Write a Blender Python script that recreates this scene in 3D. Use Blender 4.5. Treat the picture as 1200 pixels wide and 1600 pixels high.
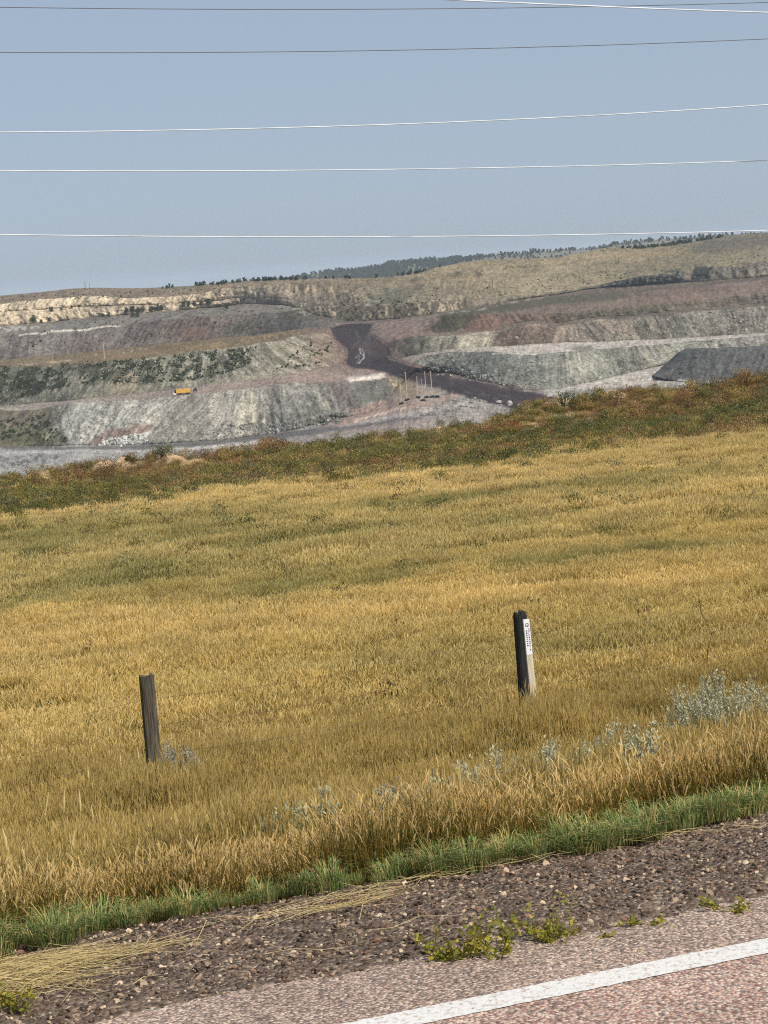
import bpy, math, random
import numpy as np
from mathutils import Matrix, Vector

random.seed(7)
rng = np.random.default_rng(7)
for o in list(bpy.data.objects):
    bpy.data.objects.remove(o)
scene = bpy.context.scene
COL = scene.collection

# ------------------------------------------------------------------ camera
FPX, PW, PH = 3420.0, 1200.0, 1600.0
CAMZ = 1.75
ROLL = math.atan(0.0783)
PITCH = math.atan(375.0 * math.cos(ROLL) / FPX)
cp, sp, cr, sr = math.cos(PITCH), math.sin(PITCH), math.cos(ROLL), math.sin(ROLL)
FWD = np.array([0, cp, -sp])
UP0 = np.array([0, sp, cp])
RT0 = np.array([1.0, 0, 0])
RGT = cr * RT0 - sr * UP0
UPV = sr * RT0 + cr * UP0
cam_d = bpy.data.cameras.new('camera')
cam = bpy.data.objects.new('camera', cam_d)
COL.objects.link(cam)
cam.matrix_world = Matrix(((RGT[0], UPV[0], -FWD[0], 0), (RGT[1], UPV[1], -FWD[1], 0),
                           (RGT[2], UPV[2], -FWD[2], CAMZ), (0, 0, 0, 1)))
cam_d.sensor_fit = 'VERTICAL'
cam_d.sensor_height = 36.0
cam_d.lens = FPX / PH * 36.0
cam_d.clip_start = 0.1
cam_d.clip_end = 60000
scene.camera = cam

# ------------------------------------------------------------------ sky, sun, exposure
SUN_EL, SUN_ROT = math.radians(47), math.radians(136)
world = bpy.data.worlds.new('World')
scene.world = world
world.use_nodes = True
wn = world.node_tree
wn.nodes.clear()
w_out = wn.nodes.new('ShaderNodeOutputWorld')
w_bg = wn.nodes.new('ShaderNodeBackground')
w_sky = wn.nodes.new('ShaderNodeTexSky')
w_sky.sky_type = 'NISHITA'
w_sky.sun_disc = False
w_sky.sun_elevation = SUN_EL
w_sky.sun_rotation = SUN_ROT
w_sky.altitude = 1100
w_sky.air_density = 0.75
w_sky.dust_density = 2.2
w_sky.ozone_density = 1.0
w_bg.inputs['Strength'].default_value = 0.108
w_mix = wn.nodes.new('ShaderNodeMix')          # flat grey blue mixed over the sky to even out its gradient
w_mix.data_type = 'RGBA'
w_mix.inputs[0].default_value = 0.74
w_mix.inputs[7].default_value = (3.6, 4.32, 5.4, 1)
wn.links.new(w_sky.outputs[0], w_mix.inputs[6])
wn.links.new(w_mix.outputs[2], w_bg.inputs[0])
wn.links.new(w_bg.outputs[0], w_out.inputs[0])
sun_d = bpy.data.lights.new('sun', 'SUN')
sun_d.energy = 4.2
sun_d.angle = math.radians(0.55)
sun_d.color = (1.0, 0.94, 0.84)
sun = bpy.data.objects.new('sun', sun_d)
COL.objects.link(sun)
to_sun = Vector((math.sin(SUN_ROT) * math.cos(SUN_EL), math.cos(SUN_ROT) * math.cos(SUN_EL), math.sin(SUN_EL)))
sun.rotation_euler = to_sun.to_track_quat('Z', 'Y').to_euler()
sun.location = (30, -30, 60)
scene.view_settings.view_transform = 'Standard'
scene.view_settings.look = 'None'
scene.view_settings.exposure = 0.0
scene.view_settings.gamma = 1.0
scene.view_settings.use_curve_mapping = False
scene.cycles.max_bounces = 6
scene.cycles.volume_bounces = 0
scene.cycles.use_denoising = False
scene.cycles.filter_width = 1.1

# ------------------------------------------------------------------ helpers
def lin(r, g, b):
    c = np.array([r, g, b], float) / 255.0
    return np.where(c <= 0.04045, c / 12.92, ((c + 0.055) / 1.055) ** 2.4)

def ray(x, y):
    """direction of a photo pixel, scaled to unit forward ground distance"""
    x = np.asarray(x, float); y = np.asarray(y, float)
    d = FWD + ((x - 600) / FPX)[..., None] * RGT + ((800 - y) / FPX)[..., None] * UPV
    return d / d[..., 1:2]

def at(x, y, Y):
    d = ray(x, y)
    return np.array([d[0] * Y, Y, CAMZ + d[2] * Y])

def hash2(ix, iy, seed=0):
    h = (ix.astype(np.int64) * 374761393 + iy.astype(np.int64) * 668265263 + seed * 144665) & 0xffffffff
    h = ((h ^ (h >> 13)) * 1274126177) & 0xffffffff
    return ((h ^ (h >> 16)) & 0xffffff) / float(0xffffff)

def vnoise(x, y, seed=0):
    x, y = np.broadcast_arrays(np.asarray(x, float), np.asarray(y, float))
    ix, iy = np.floor(x), np.floor(y)
    fx, fy = x - ix, y - iy
    fx = fx * fx * (3 - 2 * fx); fy = fy * fy * (3 - 2 * fy)
    a = hash2(ix, iy, seed); b = hash2(ix + 1, iy, seed)
    c = hash2(ix, iy + 1, seed); d = hash2(ix + 1, iy + 1, seed)
    return (a * (1 - fx) + b * fx) * (1 - fy) + (c * (1 - fx) + d * fx) * fy

def fbm(x, y, octv=4, seed=0, gain=0.5):
    s, a, t = 0, 1.0, 0
    for i in range(octv):
        s = s + a * vnoise(x * 2 ** i, y * 2 ** i, seed + i * 17)
        t += a; a *= gain
    return s / t

def sstep(a, b, x):
    t = np.clip((x - a) / (b - a), 0, 1)
    return t * t * (3 - 2 * t)

def tag(o, label=None, cat=None, group=None, kind=None):
    if label: o['label'] = label
    if cat: o['category'] = cat
    if group: o['group'] = group
    if kind: o['kind'] = kind
    return o

def link(name, me, mat=None, parent=None):
    o = bpy.data.objects.new(name, me)
    COL.objects.link(o)
    if mat is not None and me is not None and not me.materials:
        me.materials.append(mat)
    if parent is not None:
        o.parent = parent
    return o

def empty(name, loc, rz=0.0):
    o = bpy.data.objects.new(name, None)
    o.empty_display_size = 0.2
    COL.objects.link(o)
    o.location = loc
    o.rotation_euler = (0, 0, rz)
    return o

def mesh_np(name, verts, faces, cols=None, smooth=True):
    """numpy mesh; faces: (n,3|4) int array or list of lists"""
    me = bpy.data.meshes.new(name)
    if isinstance(faces, np.ndarray):
        n, k = faces.shape
        me.vertices.add(len(verts))
        me.vertices.foreach_set('co', np.asarray(verts, np.float32).ravel())
        me.loops.add(n * k)
        me.loops.foreach_set('vertex_index', faces.astype(np.int32).ravel())
        me.polygons.add(n)
        me.polygons.foreach_set('loop_start', np.arange(0, n * k, k, dtype=np.int32))
        me.polygons.foreach_set('loop_total', np.full(n, k, np.int32))
        me.update(calc_edges=True)
    else:
        me.from_pydata([tuple(map(float, v)) for v in verts], [], faces)
    if cols is not None:
        a = me.color_attributes.new('col', 'FLOAT_COLOR', 'POINT')
        c4 = np.ones((len(verts), 4), np.float32); c4[:, :3] = cols
        a.data.foreach_set('color', c4.ravel())
    me.polygons.foreach_set('use_smooth', np.full(len(me.polygons), smooth))
    return me

class MB:
    def __init__(self):
        self.v, self.f, self.c = [], [], []
    def add(self, vs, fs, col=(1, 1, 1)):
        b = len(self.v)
        self.v += [tuple(float(q) for q in p) for p in vs]
        self.f += [[b + i for i in f] for f in fs]
        if isinstance(col, list): self.c += col
        else: self.c += [col] * len(vs)
    def box(self, c, s, rot=None, col=(1, 1, 1), taper=1.0):
        P = []
        for z in (-.5, .5):
            k = taper if z > 0 else 1.0
            for x, y in ((-.5, -.5), (.5, -.5), (.5, .5), (-.5, .5)):
                v = Vector((x * s[0] * k, y * s[1] * k, z * s[2]))
                if rot is not None: v = rot @ v
                P.append(v + Vector(c))
        self.add(P, [(3, 2, 1, 0), (4, 5, 6, 7), (0, 1, 5, 4), (1, 2, 6, 5), (2, 3, 7, 6), (3, 0, 4, 7)], col)
    def tube(self, pts, r, n=6, col=(1, 1, 1), cap=True):
        pts = [Vector(p) for p in pts]
        rs = r if isinstance(r, (list, tuple)) else [r] * len(pts)
        V = []
        for i, p in enumerate(pts):
            t = (pts[min(i + 1, len(pts) - 1)] - pts[max(i - 1, 0)]).normalized()
            a = t.cross(Vector((0.03, 0.05, 1)))
            if a.length < 1e-3: a = t.cross(Vector((1, 0, 0)))
            a.normalize(); b = t.cross(a)
            for k in range(n):
                q = 2 * math.pi * k / n
                V.append(p + (a * math.cos(q) + b * math.sin(q)) * rs[i])
        F = []
        for i in range(len(pts) - 1):
            for k in range(n):
                F.append((i * n + k, i * n + (k + 1) % n, (i + 1) * n + (k + 1) % n, (i + 1) * n + k))
        if cap:
            F.append(tuple(range(n - 1, -1, -1)))
            F.append(tuple((len(pts) - 1) * n + k for k in range(n)))
        self.add(V, F, col)
    def ribbon(self, pts, w, side, col=(1, 1, 1)):
        V, n = [], len(pts)
        ws = w if isinstance(w, (list, tuple)) else [w] * n
        s = Vector(side)
        for p, ww in zip(pts, ws):
            V += [Vector(p) - s * ww * .5, Vector(p) + s * ww * .5]
        c = col
        if isinstance(col, list): c = [q for q in col for _ in (0, 1)]
        self.add(V, [(2 * i, 2 * i + 1, 2 * i + 3, 2 * i + 2) for i in range(n - 1)], c)
    def mesh(self, name, smooth=False):
        return mesh_np(name, self.v, self.f, np.array(self.c) if self.c else None, smooth)

# ------------------------------------------------------------------ materials
def new_mat(name):
    m = bpy.data.materials.new(name)
    m.use_nodes = True
    nt = m.node_tree
    nt.nodes.clear()
    out = nt.nodes.new('ShaderNodeOutputMaterial')
    b = nt.nodes.new('ShaderNodeBsdfPrincipled')
    nt.links.new(b.outputs[0], out.inputs[0])
    b.inputs['Roughness'].default_value = 0.85
    b.inputs['Specular IOR Level'].default_value = 0.2
    return m, nt, b, out

def nd(nt, t, **kw):
    n = nt.nodes.new(t)
    for k, v in kw.items():
        if k == 'ins':
            for i, q in v.items(): n.inputs[i].default_value = q
        else: setattr(n, k, v)
    return n

def ramp(nt, fac, stops):
    r = nt.nodes.new('ShaderNodeValToRGB')
    e = r.color_ramp.elements
    while len(e) < len(stops): e.new(0.5)
    for q, (p, c) in zip(e, stops):
        q.position = p; q.color = (*c, 1) if len(c) == 3 else c
    nt.links.new(fac, r.inputs[0])
    return r.outputs[0]

def noise(nt, scale, detail=4, rough=0.55, vec=None, dim='3D'):
    n = nd(nt, 'ShaderNodeTexNoise', ins={'Scale': scale, 'Detail': detail, 'Roughness': rough})
    if vec is not None: nt.links.new(vec, n.inputs['Vector'])
    return n.outputs['Fac']

def mixc(nt, a, b, fac, mode='MIX'):
    m = nd(nt, 'ShaderNodeMix', data_type='RGBA', blend_type=mode)
    for s, v in ((6, a), (7, b), (0, fac)):
        if isinstance(v, (int, float)): m.inputs[s].default_value = v
        elif isinstance(v, (tuple, list, np.ndarray)): m.inputs[s].default_value = (*[float(q) for q in v][:3], 1)
        else: nt.links.new(v, m.inputs[s])
    return m.outputs[2]

def bump(nt, b, h, strength=0.5, dist=0.02):
    n = nd(nt, 'ShaderNodeBump', ins={'Strength': strength, 'Distance': dist})
    nt.links.new(h, n.inputs['Height'])
    nt.links.new(n.outputs[0], b.inputs['Normal'])

def geo_pos(nt):
    return nt.nodes.new('ShaderNodeNewGeometry').outputs['Position']

def col_mat(name, rough=0.9, grain=(0.6, 3.0), amt=0.35, bumpd=0.3, instanced=False, transl=0.0, spec=0.15):
    """vertex soil/leaf colour x fine procedural grain"""
    m, nt, b, out = new_mat(name)
    a = nd(nt, 'ShaderNodeAttribute', attribute_name='col')
    c = a.outputs['Color']
    if instanced:
        t = nd(nt, 'ShaderNodeAttribute', attribute_name='tint', attribute_type='INSTANCER')
        c = mixc(nt, c, t.outputs['Color'], 1.0, 'MULTIPLY')
    if amt > 0:
        p = geo_pos(nt)
        n1 = noise(nt, grain[0], 5, 0.65, p)
        n2 = noise(nt, grain[1], 3, 0.6, p)
        g1 = ramp(nt, n1, [(0.3, (1 - amt,) * 3), (0.7, (1 + amt,) * 3)])
        g2 = ramp(nt, n2, [(0.3, (1 - amt * .7,) * 3), (0.7, (1 + amt * .7,) * 3)])
        c = mixc(nt, c, g1, 1.0, 'MULTIPLY')
        c = mixc(nt, c, g2, 1.0, 'MULTIPLY')
        if bumpd: bump(nt, b, n1, 0.7, bumpd)
    nt.links.new(c, b.inputs['Base Color'])
    b.inputs['Roughness'].default_value = rough
    b.inputs['Specular IOR Level'].default_value = spec
    if transl > 0:
        tr = nt.nodes.new('ShaderNodeBsdfTranslucent')
        nt.links.new(c, tr.inputs[0])
        mx = nd(nt, 'ShaderNodeMixShader', ins={0: transl})
        nt.links.new(b.outputs[0], mx.inputs[1]); nt.links.new(tr.outputs[0], mx.inputs[2])
        nt.links.new(mx.outputs[0], out.inputs[0])
    return m

M = {}
M['spoil'] = col_mat('spoil', grain=(0.2, 0.8), amt=0.34, bumpd=1.6)
M['haul'] = col_mat('haul_surface', grain=(0.05, 0.3), amt=0.12, bumpd=0.2)
M['field'] = col_mat('field_soil', grain=(1.2, 9.0), amt=0.3, bumpd=0.05)
M['leaf'] = col_mat('leaf', amt=0.0, instanced=False, transl=0.25)
M['leaf_i'] = col_mat('leaf_scattered', amt=0.0, instanced=True, transl=0.25)
M['grass'] = col_mat('grass_blades', amt=0.0, instanced=True, transl=0.3, rough=0.7, spec=0.1)
M['stone_i'] = col_mat('stone_chips', grain=(60, 300), amt=0.25, bumpd=0.001, instanced=True)
M['rock_i'] = col_mat('spoil_rock', grain=(0.8, 4), amt=0.25, bumpd=0.1, instanced=True)
M['rock'] = col_mat('pale_rock', grain=(0.8, 4), amt=0.25, bumpd=0.1)
M['plain'] = col_mat('painted_parts', grain=(3, 20), amt=0.12, bumpd=0, rough=0.6)

def wood_mat(name, dark, light, z_light=None):
    m, nt, b, out = new_mat(name)
    tc = nt.nodes.new('ShaderNodeTexCoord').outputs['Object']
    mp = nd(nt, 'ShaderNodeMapping'); mp.inputs['Scale'].default_value = (1, 1, 0.04)
    nt.links.new(tc, mp.inputs[0])
    n1 = noise(nt, 120, 6, 0.7, mp.outputs[0])
    n2 = noise(nt, 14, 4, 0.6, mp.outputs[0])
    c = ramp(nt, n1, [(0.3, dark), (0.72, light)])
    g = ramp(nt, n2, [(0.35, (0.55,) * 3), (0.65, (1.2,) * 3)])
    c = mixc(nt, c, g, 1.0, 'MULTIPLY')
    nt.links.new(c, b.inputs['Base Color'])
    b.inputs['Roughness'].default_value = 0.9
    bump(nt, b, n1, 0.9, 0.006)
    return m
M['wood_grey'] = wood_mat('weathered_wood', (0.016, 0.013, 0.009), (0.22, 0.19, 0.135))
M['wood_dark'] = wood_mat('creosoted_wood', (0.008, 0.008, 0.008), (0.07, 0.075, 0.07))  # near-black grain tone over the whole right post
M['wood_pale'] = wood_mat('bare_lath', (0.62, 0.52, 0.35), (0.9, 0.8, 0.6))

def flat_mat(name, col, rough=0.6, metal=0.0, nscale=8.0, amt=0.15):
    m, nt, b, out = new_mat(name)
    n = noise(nt, nscale, 4, 0.6, geo_pos(nt))
    g = ramp(nt, n, [(0.3, (1 - amt,) * 3), (0.7, (1 + amt,) * 3)])
    c = mixc(nt, tuple(col), g, 1.0, 'MULTIPLY')
    nt.links.new(c, b.inputs['Base Color'])
    b.inputs['Roughness'].default_value = rough
    b.inputs['Metallic'].default_value = metal
    return m
M['decal'] = flat_mat('white_decal', (0.85, 0.85, 0.84), 0.4, amt=0.04)
M['ink'] = flat_mat('dark_print', (0.03, 0.03, 0.035), 0.6, amt=0.1)
M['cable_bright'] = flat_mat('bright_aluminium_cable', (0.72, 0.73, 0.73), 0.5, 0.0, 1.5, 0.16)
M['cable_dull'] = flat_mat('dull_steel_cable', (0.16, 0.17, 0.18), 0.5, 0.0, 4, 0.1)
M['fence_wire'] = flat_mat('rusty_wire', (0.07, 0.055, 0.045), 0.6, 0.3, 40, 0.3)
M['yellow'] = flat_mat('yellow_paint', lin(222, 178, 80), 0.5, 0, 0.8, 0.12)
M['dark'] = flat_mat('dark_rubber', (0.02, 0.02, 0.022), 0.7, 0, 3, 0.2)
M['glass'] = flat_mat('dark_glass', (0.03, 0.035, 0.04), 0.15, 0, 3, 0.1)
M['palewood'] = flat_mat('pale_pole_wood', lin(178, 165, 143), 0.8, 0, 2, 0.15)
M['greywood'] = flat_mat('grey_pole_wood', lin(110, 100, 95), 0.8, 0, 2, 0.15)
M['bark'] = flat_mat('bark', (0.09, 0.07, 0.05), 0.9, 0, 6, 0.3)

# ------------------------------------------------------------------ scatter (stuff only)
def protos_collection(name, meshes, mat):
    c = bpy.data.collections.new(name)
    for i, me in enumerate(meshes):
        if not me.materials: me.materials.append(mat)
        o = bpy.data.objects.new('%s_%02d' % (name, i), me)
        c.objects.link(o)
    return c

_scatter_tree = None
def scatter(name, pts, rot, scl, idx, tint, coll):
    me = bpy.data.meshes.new(name)
    n = len(pts)
    me.vertices.add(n)
    me.vertices.foreach_set('co', np.asarray(pts, np.float32).ravel())
    a = me.attributes.new('rot', 'FLOAT_VECTOR', 'POINT'); a.data.foreach_set('vector', np.asarray(rot, np.float32).ravel())
    a = me.attributes.new('scl', 'FLOAT_VECTOR', 'POINT'); a.data.foreach_set('vector', np.asarray(scl, np.float32).ravel())
    a = me.attributes.new('idx', 'INT', 'POINT'); a.data.foreach_set('value', np.asarray(idx, np.int32))
    a = me.attributes.new('tint', 'FLOAT_COLOR', 'POINT')
    t4 = np.ones((n, 4), np.float32); t4[:, :3] = tint
    a.data.foreach_set('color', t4.ravel())
    ng = bpy.data.node_groups.new(name + '_nodes', 'GeometryNodeTree')
    ng.interface.new_socket('Geometry', in_out='INPUT', socket_type='NodeSocketGeometry')
    ng.interface.new_socket('Geometry', in_out='OUTPUT', socket_type='NodeSocketGeometry')
    gi = ng.nodes.new('NodeGroupInput'); go = ng.nodes.new('NodeGroupOutput')
    ci = ng.nodes.new('GeometryNodeCollectionInfo')
    ci.inputs['Collection'].default_value = coll
    ci.inputs['Separate Children'].default_value = True
    ci.inputs['Reset Children'].default_value = True
    ip = ng.nodes.new('GeometryNodeInstanceOnPoints')
    ip.inputs['Pick Instance'].default_value = True
    def na(nm, dt):
        q = ng.nodes.new('GeometryNodeInputNamedAttribute'); q.data_type = dt
        q.inputs['Name'].default_value = nm
        return q.outputs['Attribute']
    L = ng.links.new
    L(gi.outputs[0], ip.inputs['Points'])
    L(ci.outputs[0], ip.inputs['Instance'])
    L(na('idx', 'INT'), ip.inputs['Instance Index'])
    e2r = ng.nodes.new('FunctionNodeEulerToRotation')
    L(na('rot', 'FLOAT_VECTOR'), e2r.inputs[0])
    L(e2r.outputs[0], ip.inputs['Rotation'])
    L(na('scl', 'FLOAT_VECTOR'), ip.inputs['Scale'])
    L(ip.outputs[0], go.inputs[0])
    o = link(name, me)
    md = o.modifiers.new('scatter', 'NODES'); md.node_group = ng
    return o

# ================================================================== NEAR GROUND
DX, DY = math.cos(math.radians(20)), math.sin(math.radians(20))     # along the road
def s_of(x, y): return -DY * x + DX * y
def t_of(x, y): return DX * x + DY * y
def xy_of(s, t): return DX * t - DY * s, DY * t + DX * s
PROF = np.array([(-40, 0), (0, 0), (5.1, 0), (5.6, -.03), (6.15, -.08), (7, -.38), (8, -.74), (10, -1.30), (13, -2.0), (15, -2.38), (17, -2.60),
                 (19, -2.84), (22, -3.1), (28, -3.55), (37, -4.15), (47, -4.75), (63, -5.65), (80, -6.42), (92, -6.8), (100, -6.92),
                 (104, -6.88), (106, -7.1), (112, -10), (125, -18), (260, -88)])
_ss = np.linspace(-40, 260, 6001)
_zz = np.interp(_ss, PROF[:, 0], PROF[:, 1])
_k = np.ones(61) / 61
_zs = np.convolve(np.pad(_zz, 30, 'edge'), _k, 'valid')
_zz = np.where(_ss < 6.9, _zz, _zs)
MOUNDS = [(30, .4, 34), (60, .5, 22), (110, .35, 26), (160, .45, 30), (192, .55, 24), (215, .35, 20), (262, .5, 34), (300, .3, 24), (395, .3, 40), (555, .35, 40), (602, .42, 34), (682, .55, 26), (708, .4, 24), (870, .5, 34), (905, .35, 24), (955, .5, 26), (1010, .3, 24), (1190, .35, 40)]
def mound_w(x, y, s):
    a = x / np.maximum(y, 1)
    m = 0 * a
    for px, h, w in MOUNDS:
        d = ray(px, 690 - px * .08)[0]
        m = np.maximum(m, h * np.exp(-((a - d) / (w / FPX)) ** 2))
    return m * np.exp(-((s - 103.6) / 1.8) ** 2)
def ground(x, y, rough=True):
    s, t = s_of(x, y), t_of(x, y)
    z = np.interp(s, _ss, _zz)
    a = x / np.maximum(y, 1)
    z = z + 0.95 * sstep(.04, .075, a) * sstep(93, 104, s) * (1 - sstep(106, 112, s))
    w = sstep(7, 12, s)
    if rough:
        z = z + w * (fbm(s * .25, t * .25, 3, 5) - .5) * .22 * (1 + s / 60) + w * (fbm(s * 2.2, t * 2.2, 2, 9) - .5) * .06
        # dirt mounds pushed up along the rim
        mound = mound_w(x, y, s)
        z = z + mound * (1.1 + (fbm(t * 1.8, s * 1.8, 4, 26) - .5) * 1.5)
    return z

# field mesh
s_ax = np.concatenate([np.linspace(5.75, 12, 62), np.linspace(12.1, 30, 90), np.linspace(30.3, 88, 130), np.linspace(88.3, 112, 110), np.linspace(115, 262, 16)])
u_ax = np.linspace(-1, 1, 300)
S, U = np.meshgrid(s_ax, u_ax, indexing='ij')
T = S * .33 + U * (6 + S * .42)
X, Y = xy_of(S, T)
Z = ground(X, Y) - .05 * (1 - sstep(6.2, 6.6, S))
def grid_faces(nr, nc):
    i = np.arange(nr - 1)[:, None] * nc + np.arange(nc - 1)[None, :]
    return np.stack([i, i + 1, i + nc + 1, i + nc], -1).reshape(-1, 4)
straw, soil, tan = lin(140, 112, 62), lin(110, 88, 55), lin(178, 150, 118)
def weed_edge(t):      # s where the grass gives way to the weeds
    return 80 + (vnoise(t * .12, 0 * t, 31) - .5) * 7 + (vnoise(t * .5, 0 * t, 32) - .5) * 3
band = sstep(-3, 2, S - weed_edge(T))
pn = fbm(S * .5, T * .5, 4, 41)
C = soil * (1 - .35 * pn[..., None]) + .25 * straw * pn[..., None]
C = C * (1 - band[..., None]) + (lin(128, 100, 66) * .8) * band[..., None]
bare = band * sstep(.6, .72, fbm(S * .35 + 9, T * .18, 3, 55))
rimw = sstep(.12, .32, mound_w(X, Y, S) + (fbm(S * 1.2, T * 1.2, 3, 27) - .5) * .25)
bare = np.clip(bare + rimw, 0, 1)[..., None]
C = C * (1 - bare) + tan * bare
verge = (1 - sstep(5.9, 6.6, S + (fbm(S * 3, T * 3, 2, 8) - .5) * .5))[..., None]
C = C * (1 - verge) + lin(98, 84, 78) * verge
field = link('field', mesh_np('field', np.stack([X, Y, Z], -1).reshape(-1, 3), grid_faces(*X.shape), C.reshape(-1, 3)), M['field'])
tag(field, 'gently sloping field under tall golden grass beside the road', kind='structure')

# road and shoulder ---------------------------------------------------------
def strip(name, s0, s1, z, mat, ns=4, edge=0.0, seed=0, t0=-14, t1=26, nt_=500, drop=0.0):
    t = np.linspace(t0, t1, nt_)
    rows = []
    for i in range(ns):
        f = i / (ns - 1)
        s = s0 + (s1 - s0) * f + np.zeros_like(t)
        if i == ns - 1 and edge: s = s + (fbm(t * 3, t * 0, 3, seed) - .5) * (edge if edge > .05 else 0) + (fbm(t * 45, t * 0, 3, seed + 9) - .5) * min(edge, .05)
        if i == 0 and edge and edge < .05: s = s + (fbm(t * 45, t * 0 + 5, 3, seed + 4) - .5) * edge
        x, y = xy_of(s, t)
        rows.append(np.stack([x, y, np.full_like(t, z - drop * f)], -1))
    V = np.stack(rows).reshape(-1, 3)
    return link(name, mesh_np(name, V, grid_faces(ns, nt_)), mat)

def chip_mat(name, cols, scale, paint=None):
    m, nt, b, out = new_mat(name)
    p = geo_pos(nt)
    v = nd(nt, 'ShaderNodeTexVoronoi', ins={'Scale': scale, 'Randomness': 1.0})
    nt.links.new(p, v.inputs['Vector'])
    sep = nd(nt, 'ShaderNodeSeparateColor'); nt.links.new(v.outputs['Color'], sep.inputs[0])
    c = ramp(nt, sep.outputs[0], [((i + .02) / len(cols), q) for i, q in enumerate(cols)])
    c.node.color_ramp.interpolation = 'CONSTANT'
    n1 = noise(nt, 2.2, 5, 0.6, p)
    g = ramp(nt, n1, [(0.3, (0.8,) * 3), (0.7, (1.16,) * 3)])
    c = mixc(nt, c, g, 1.0, 'MULTIPLY')
    gap = ramp(nt, v.outputs['Distance'], [(0.4, (1.02, 1.0, .99)), (0.85, (0.45, 0.42, 0.4))])
    c = mixc(nt, c, gap, 1.0, 'MULTIPLY')
    if paint is not None:
        n2 = noise(nt, 55, 4, 0.7, p)
        wear = ramp(nt, n2, [(0.50, (1, 1, 1)), (0.66, (0.2,) * 3)])
        c = mixc(nt, c, paint, wear)
    nt.links.new(c, b.inputs['Base Color'])
    inv = nd(nt, 'ShaderNodeMath', operation='SUBTRACT', ins={0: 1.0})
    nt.links.new(v.outputs['Distance'], inv.inputs[1])
    bump(nt, b, inv.outputs[0], 0.8 if paint is None else 0.3, 0.004)
    b.inputs['Roughness'].default_value = 0.85
    return m
chips = [lin(212, 186, 166), lin(194, 158, 142), lin(168, 132, 120), lin(222, 202, 182), lin(142, 124, 116), lin(202, 168, 150), lin(176, 162, 152)]
chips2 = [lin(200, 176, 158), lin(176, 152, 138), lin(148, 128, 116), lin(218, 198, 178), lin(130, 116, 108), lin(190, 162, 146), lin(160, 146, 136)]
M['chip'] = chip_mat('pink_chip_seal', chips, 120)
M['chip2'] = chip_mat('grey_chip_seal', chips2, 125)
M['paint'] = chip_mat('worn_white_paint', chips, 120, paint=(0.72, 0.7, 0.66))
LINE_S = 4.71
road = strip('road', -8, LINE_S, 0.0, M['chip'])
tag(road, 'pink chip sealed road surface', kind='structure')
edge_strip = strip('road_shoulder', LINE_S, 5.16, -0.002, M['chip2'], edge=.14, seed=3, drop=.012, nt_=3000)
tag(edge_strip, 'grey pink paved strip outside the white line', kind='structure')
line = strip('edge_line', LINE_S - .052, LINE_S + .052, 0.0022, M['paint'], ns=3, nt_=6000, edge=.007, seed=5)
tag(line, 'worn white painted edge line along the road', kind='structure')

def gravel_mat():
    m, nt, b, out = new_mat('dark_gravel_bed')
    p = geo_pos(nt)
    v = nd(nt, 'ShaderNodeTexVoronoi', ins={'Scale': 70, 'Randomness': 1.0})
    nt.links.new(p, v.inputs['Vector'])
    sep = nd(nt, 'ShaderNodeSeparateColor'); nt.links.new(v.outputs['Color'], sep.inputs[0])
    c = ramp(nt, sep.outputs[0], [(0, lin(98, 83, 72)), (.4, lin(126, 108, 94)), (.75, lin(78, 65, 56)), (.92, lin(168, 149, 130))])
    n1 = noise(nt, 3, 4, .6, p)
    c = mixc(nt, c, ramp(nt, n1, [(.3, (.75,) * 3), (.7, (1.2,) * 3)]), 1.0, 'MULTIPLY')
    nt.links.new(c, b.inputs['Base Color'])
    bump(nt, b, v.outputs['Distance'], 1.0, -0.012)
    return m
M['gravel'] = gravel_mat()
gt = np.linspace(-12, 24, 900); gs = np.linspace(5.04, 6.6, 40)
GS, GT = np.meshgrid(gs, gt, indexing='ij')
gx, gy = xy_of(GS, GT)
gz = np.interp(GS, _ss, _zz) - .014 + .05 * np.exp(-((GS - 5.5) / .35) ** 2) * fbm(GT * 1.5, GS * 2, 3, 77) + (fbm(GS * 14, GT * 14, 3, 78) - .5) * .03
gz -= .03 * (1 - sstep(5.04, 5.22, GS)) + .1 * sstep(6.3, 6.6, GS)
gb = link('gravel_shoulder', mesh_np('gravel_shoulder', np.stack([gx, gy, gz], -1).reshape(-1, 3), grid_faces(*GS.shape)), M['gravel'])
tag(gb, 'dark gravel shoulder between pavement and green verge', kind='structure')

def gravel_z(s, t):
    return np.interp(s, _ss, _zz) - .014 + .05 * np.exp(-((s - 5.5) / .35) ** 2) * fbm(t * 1.5, s * 2, 3, 77) + (fbm(s * 14, t * 14, 3, 78) - .5) * .03 \
        - .03 * (1 - sstep(5.04, 5.22, s))

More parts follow.
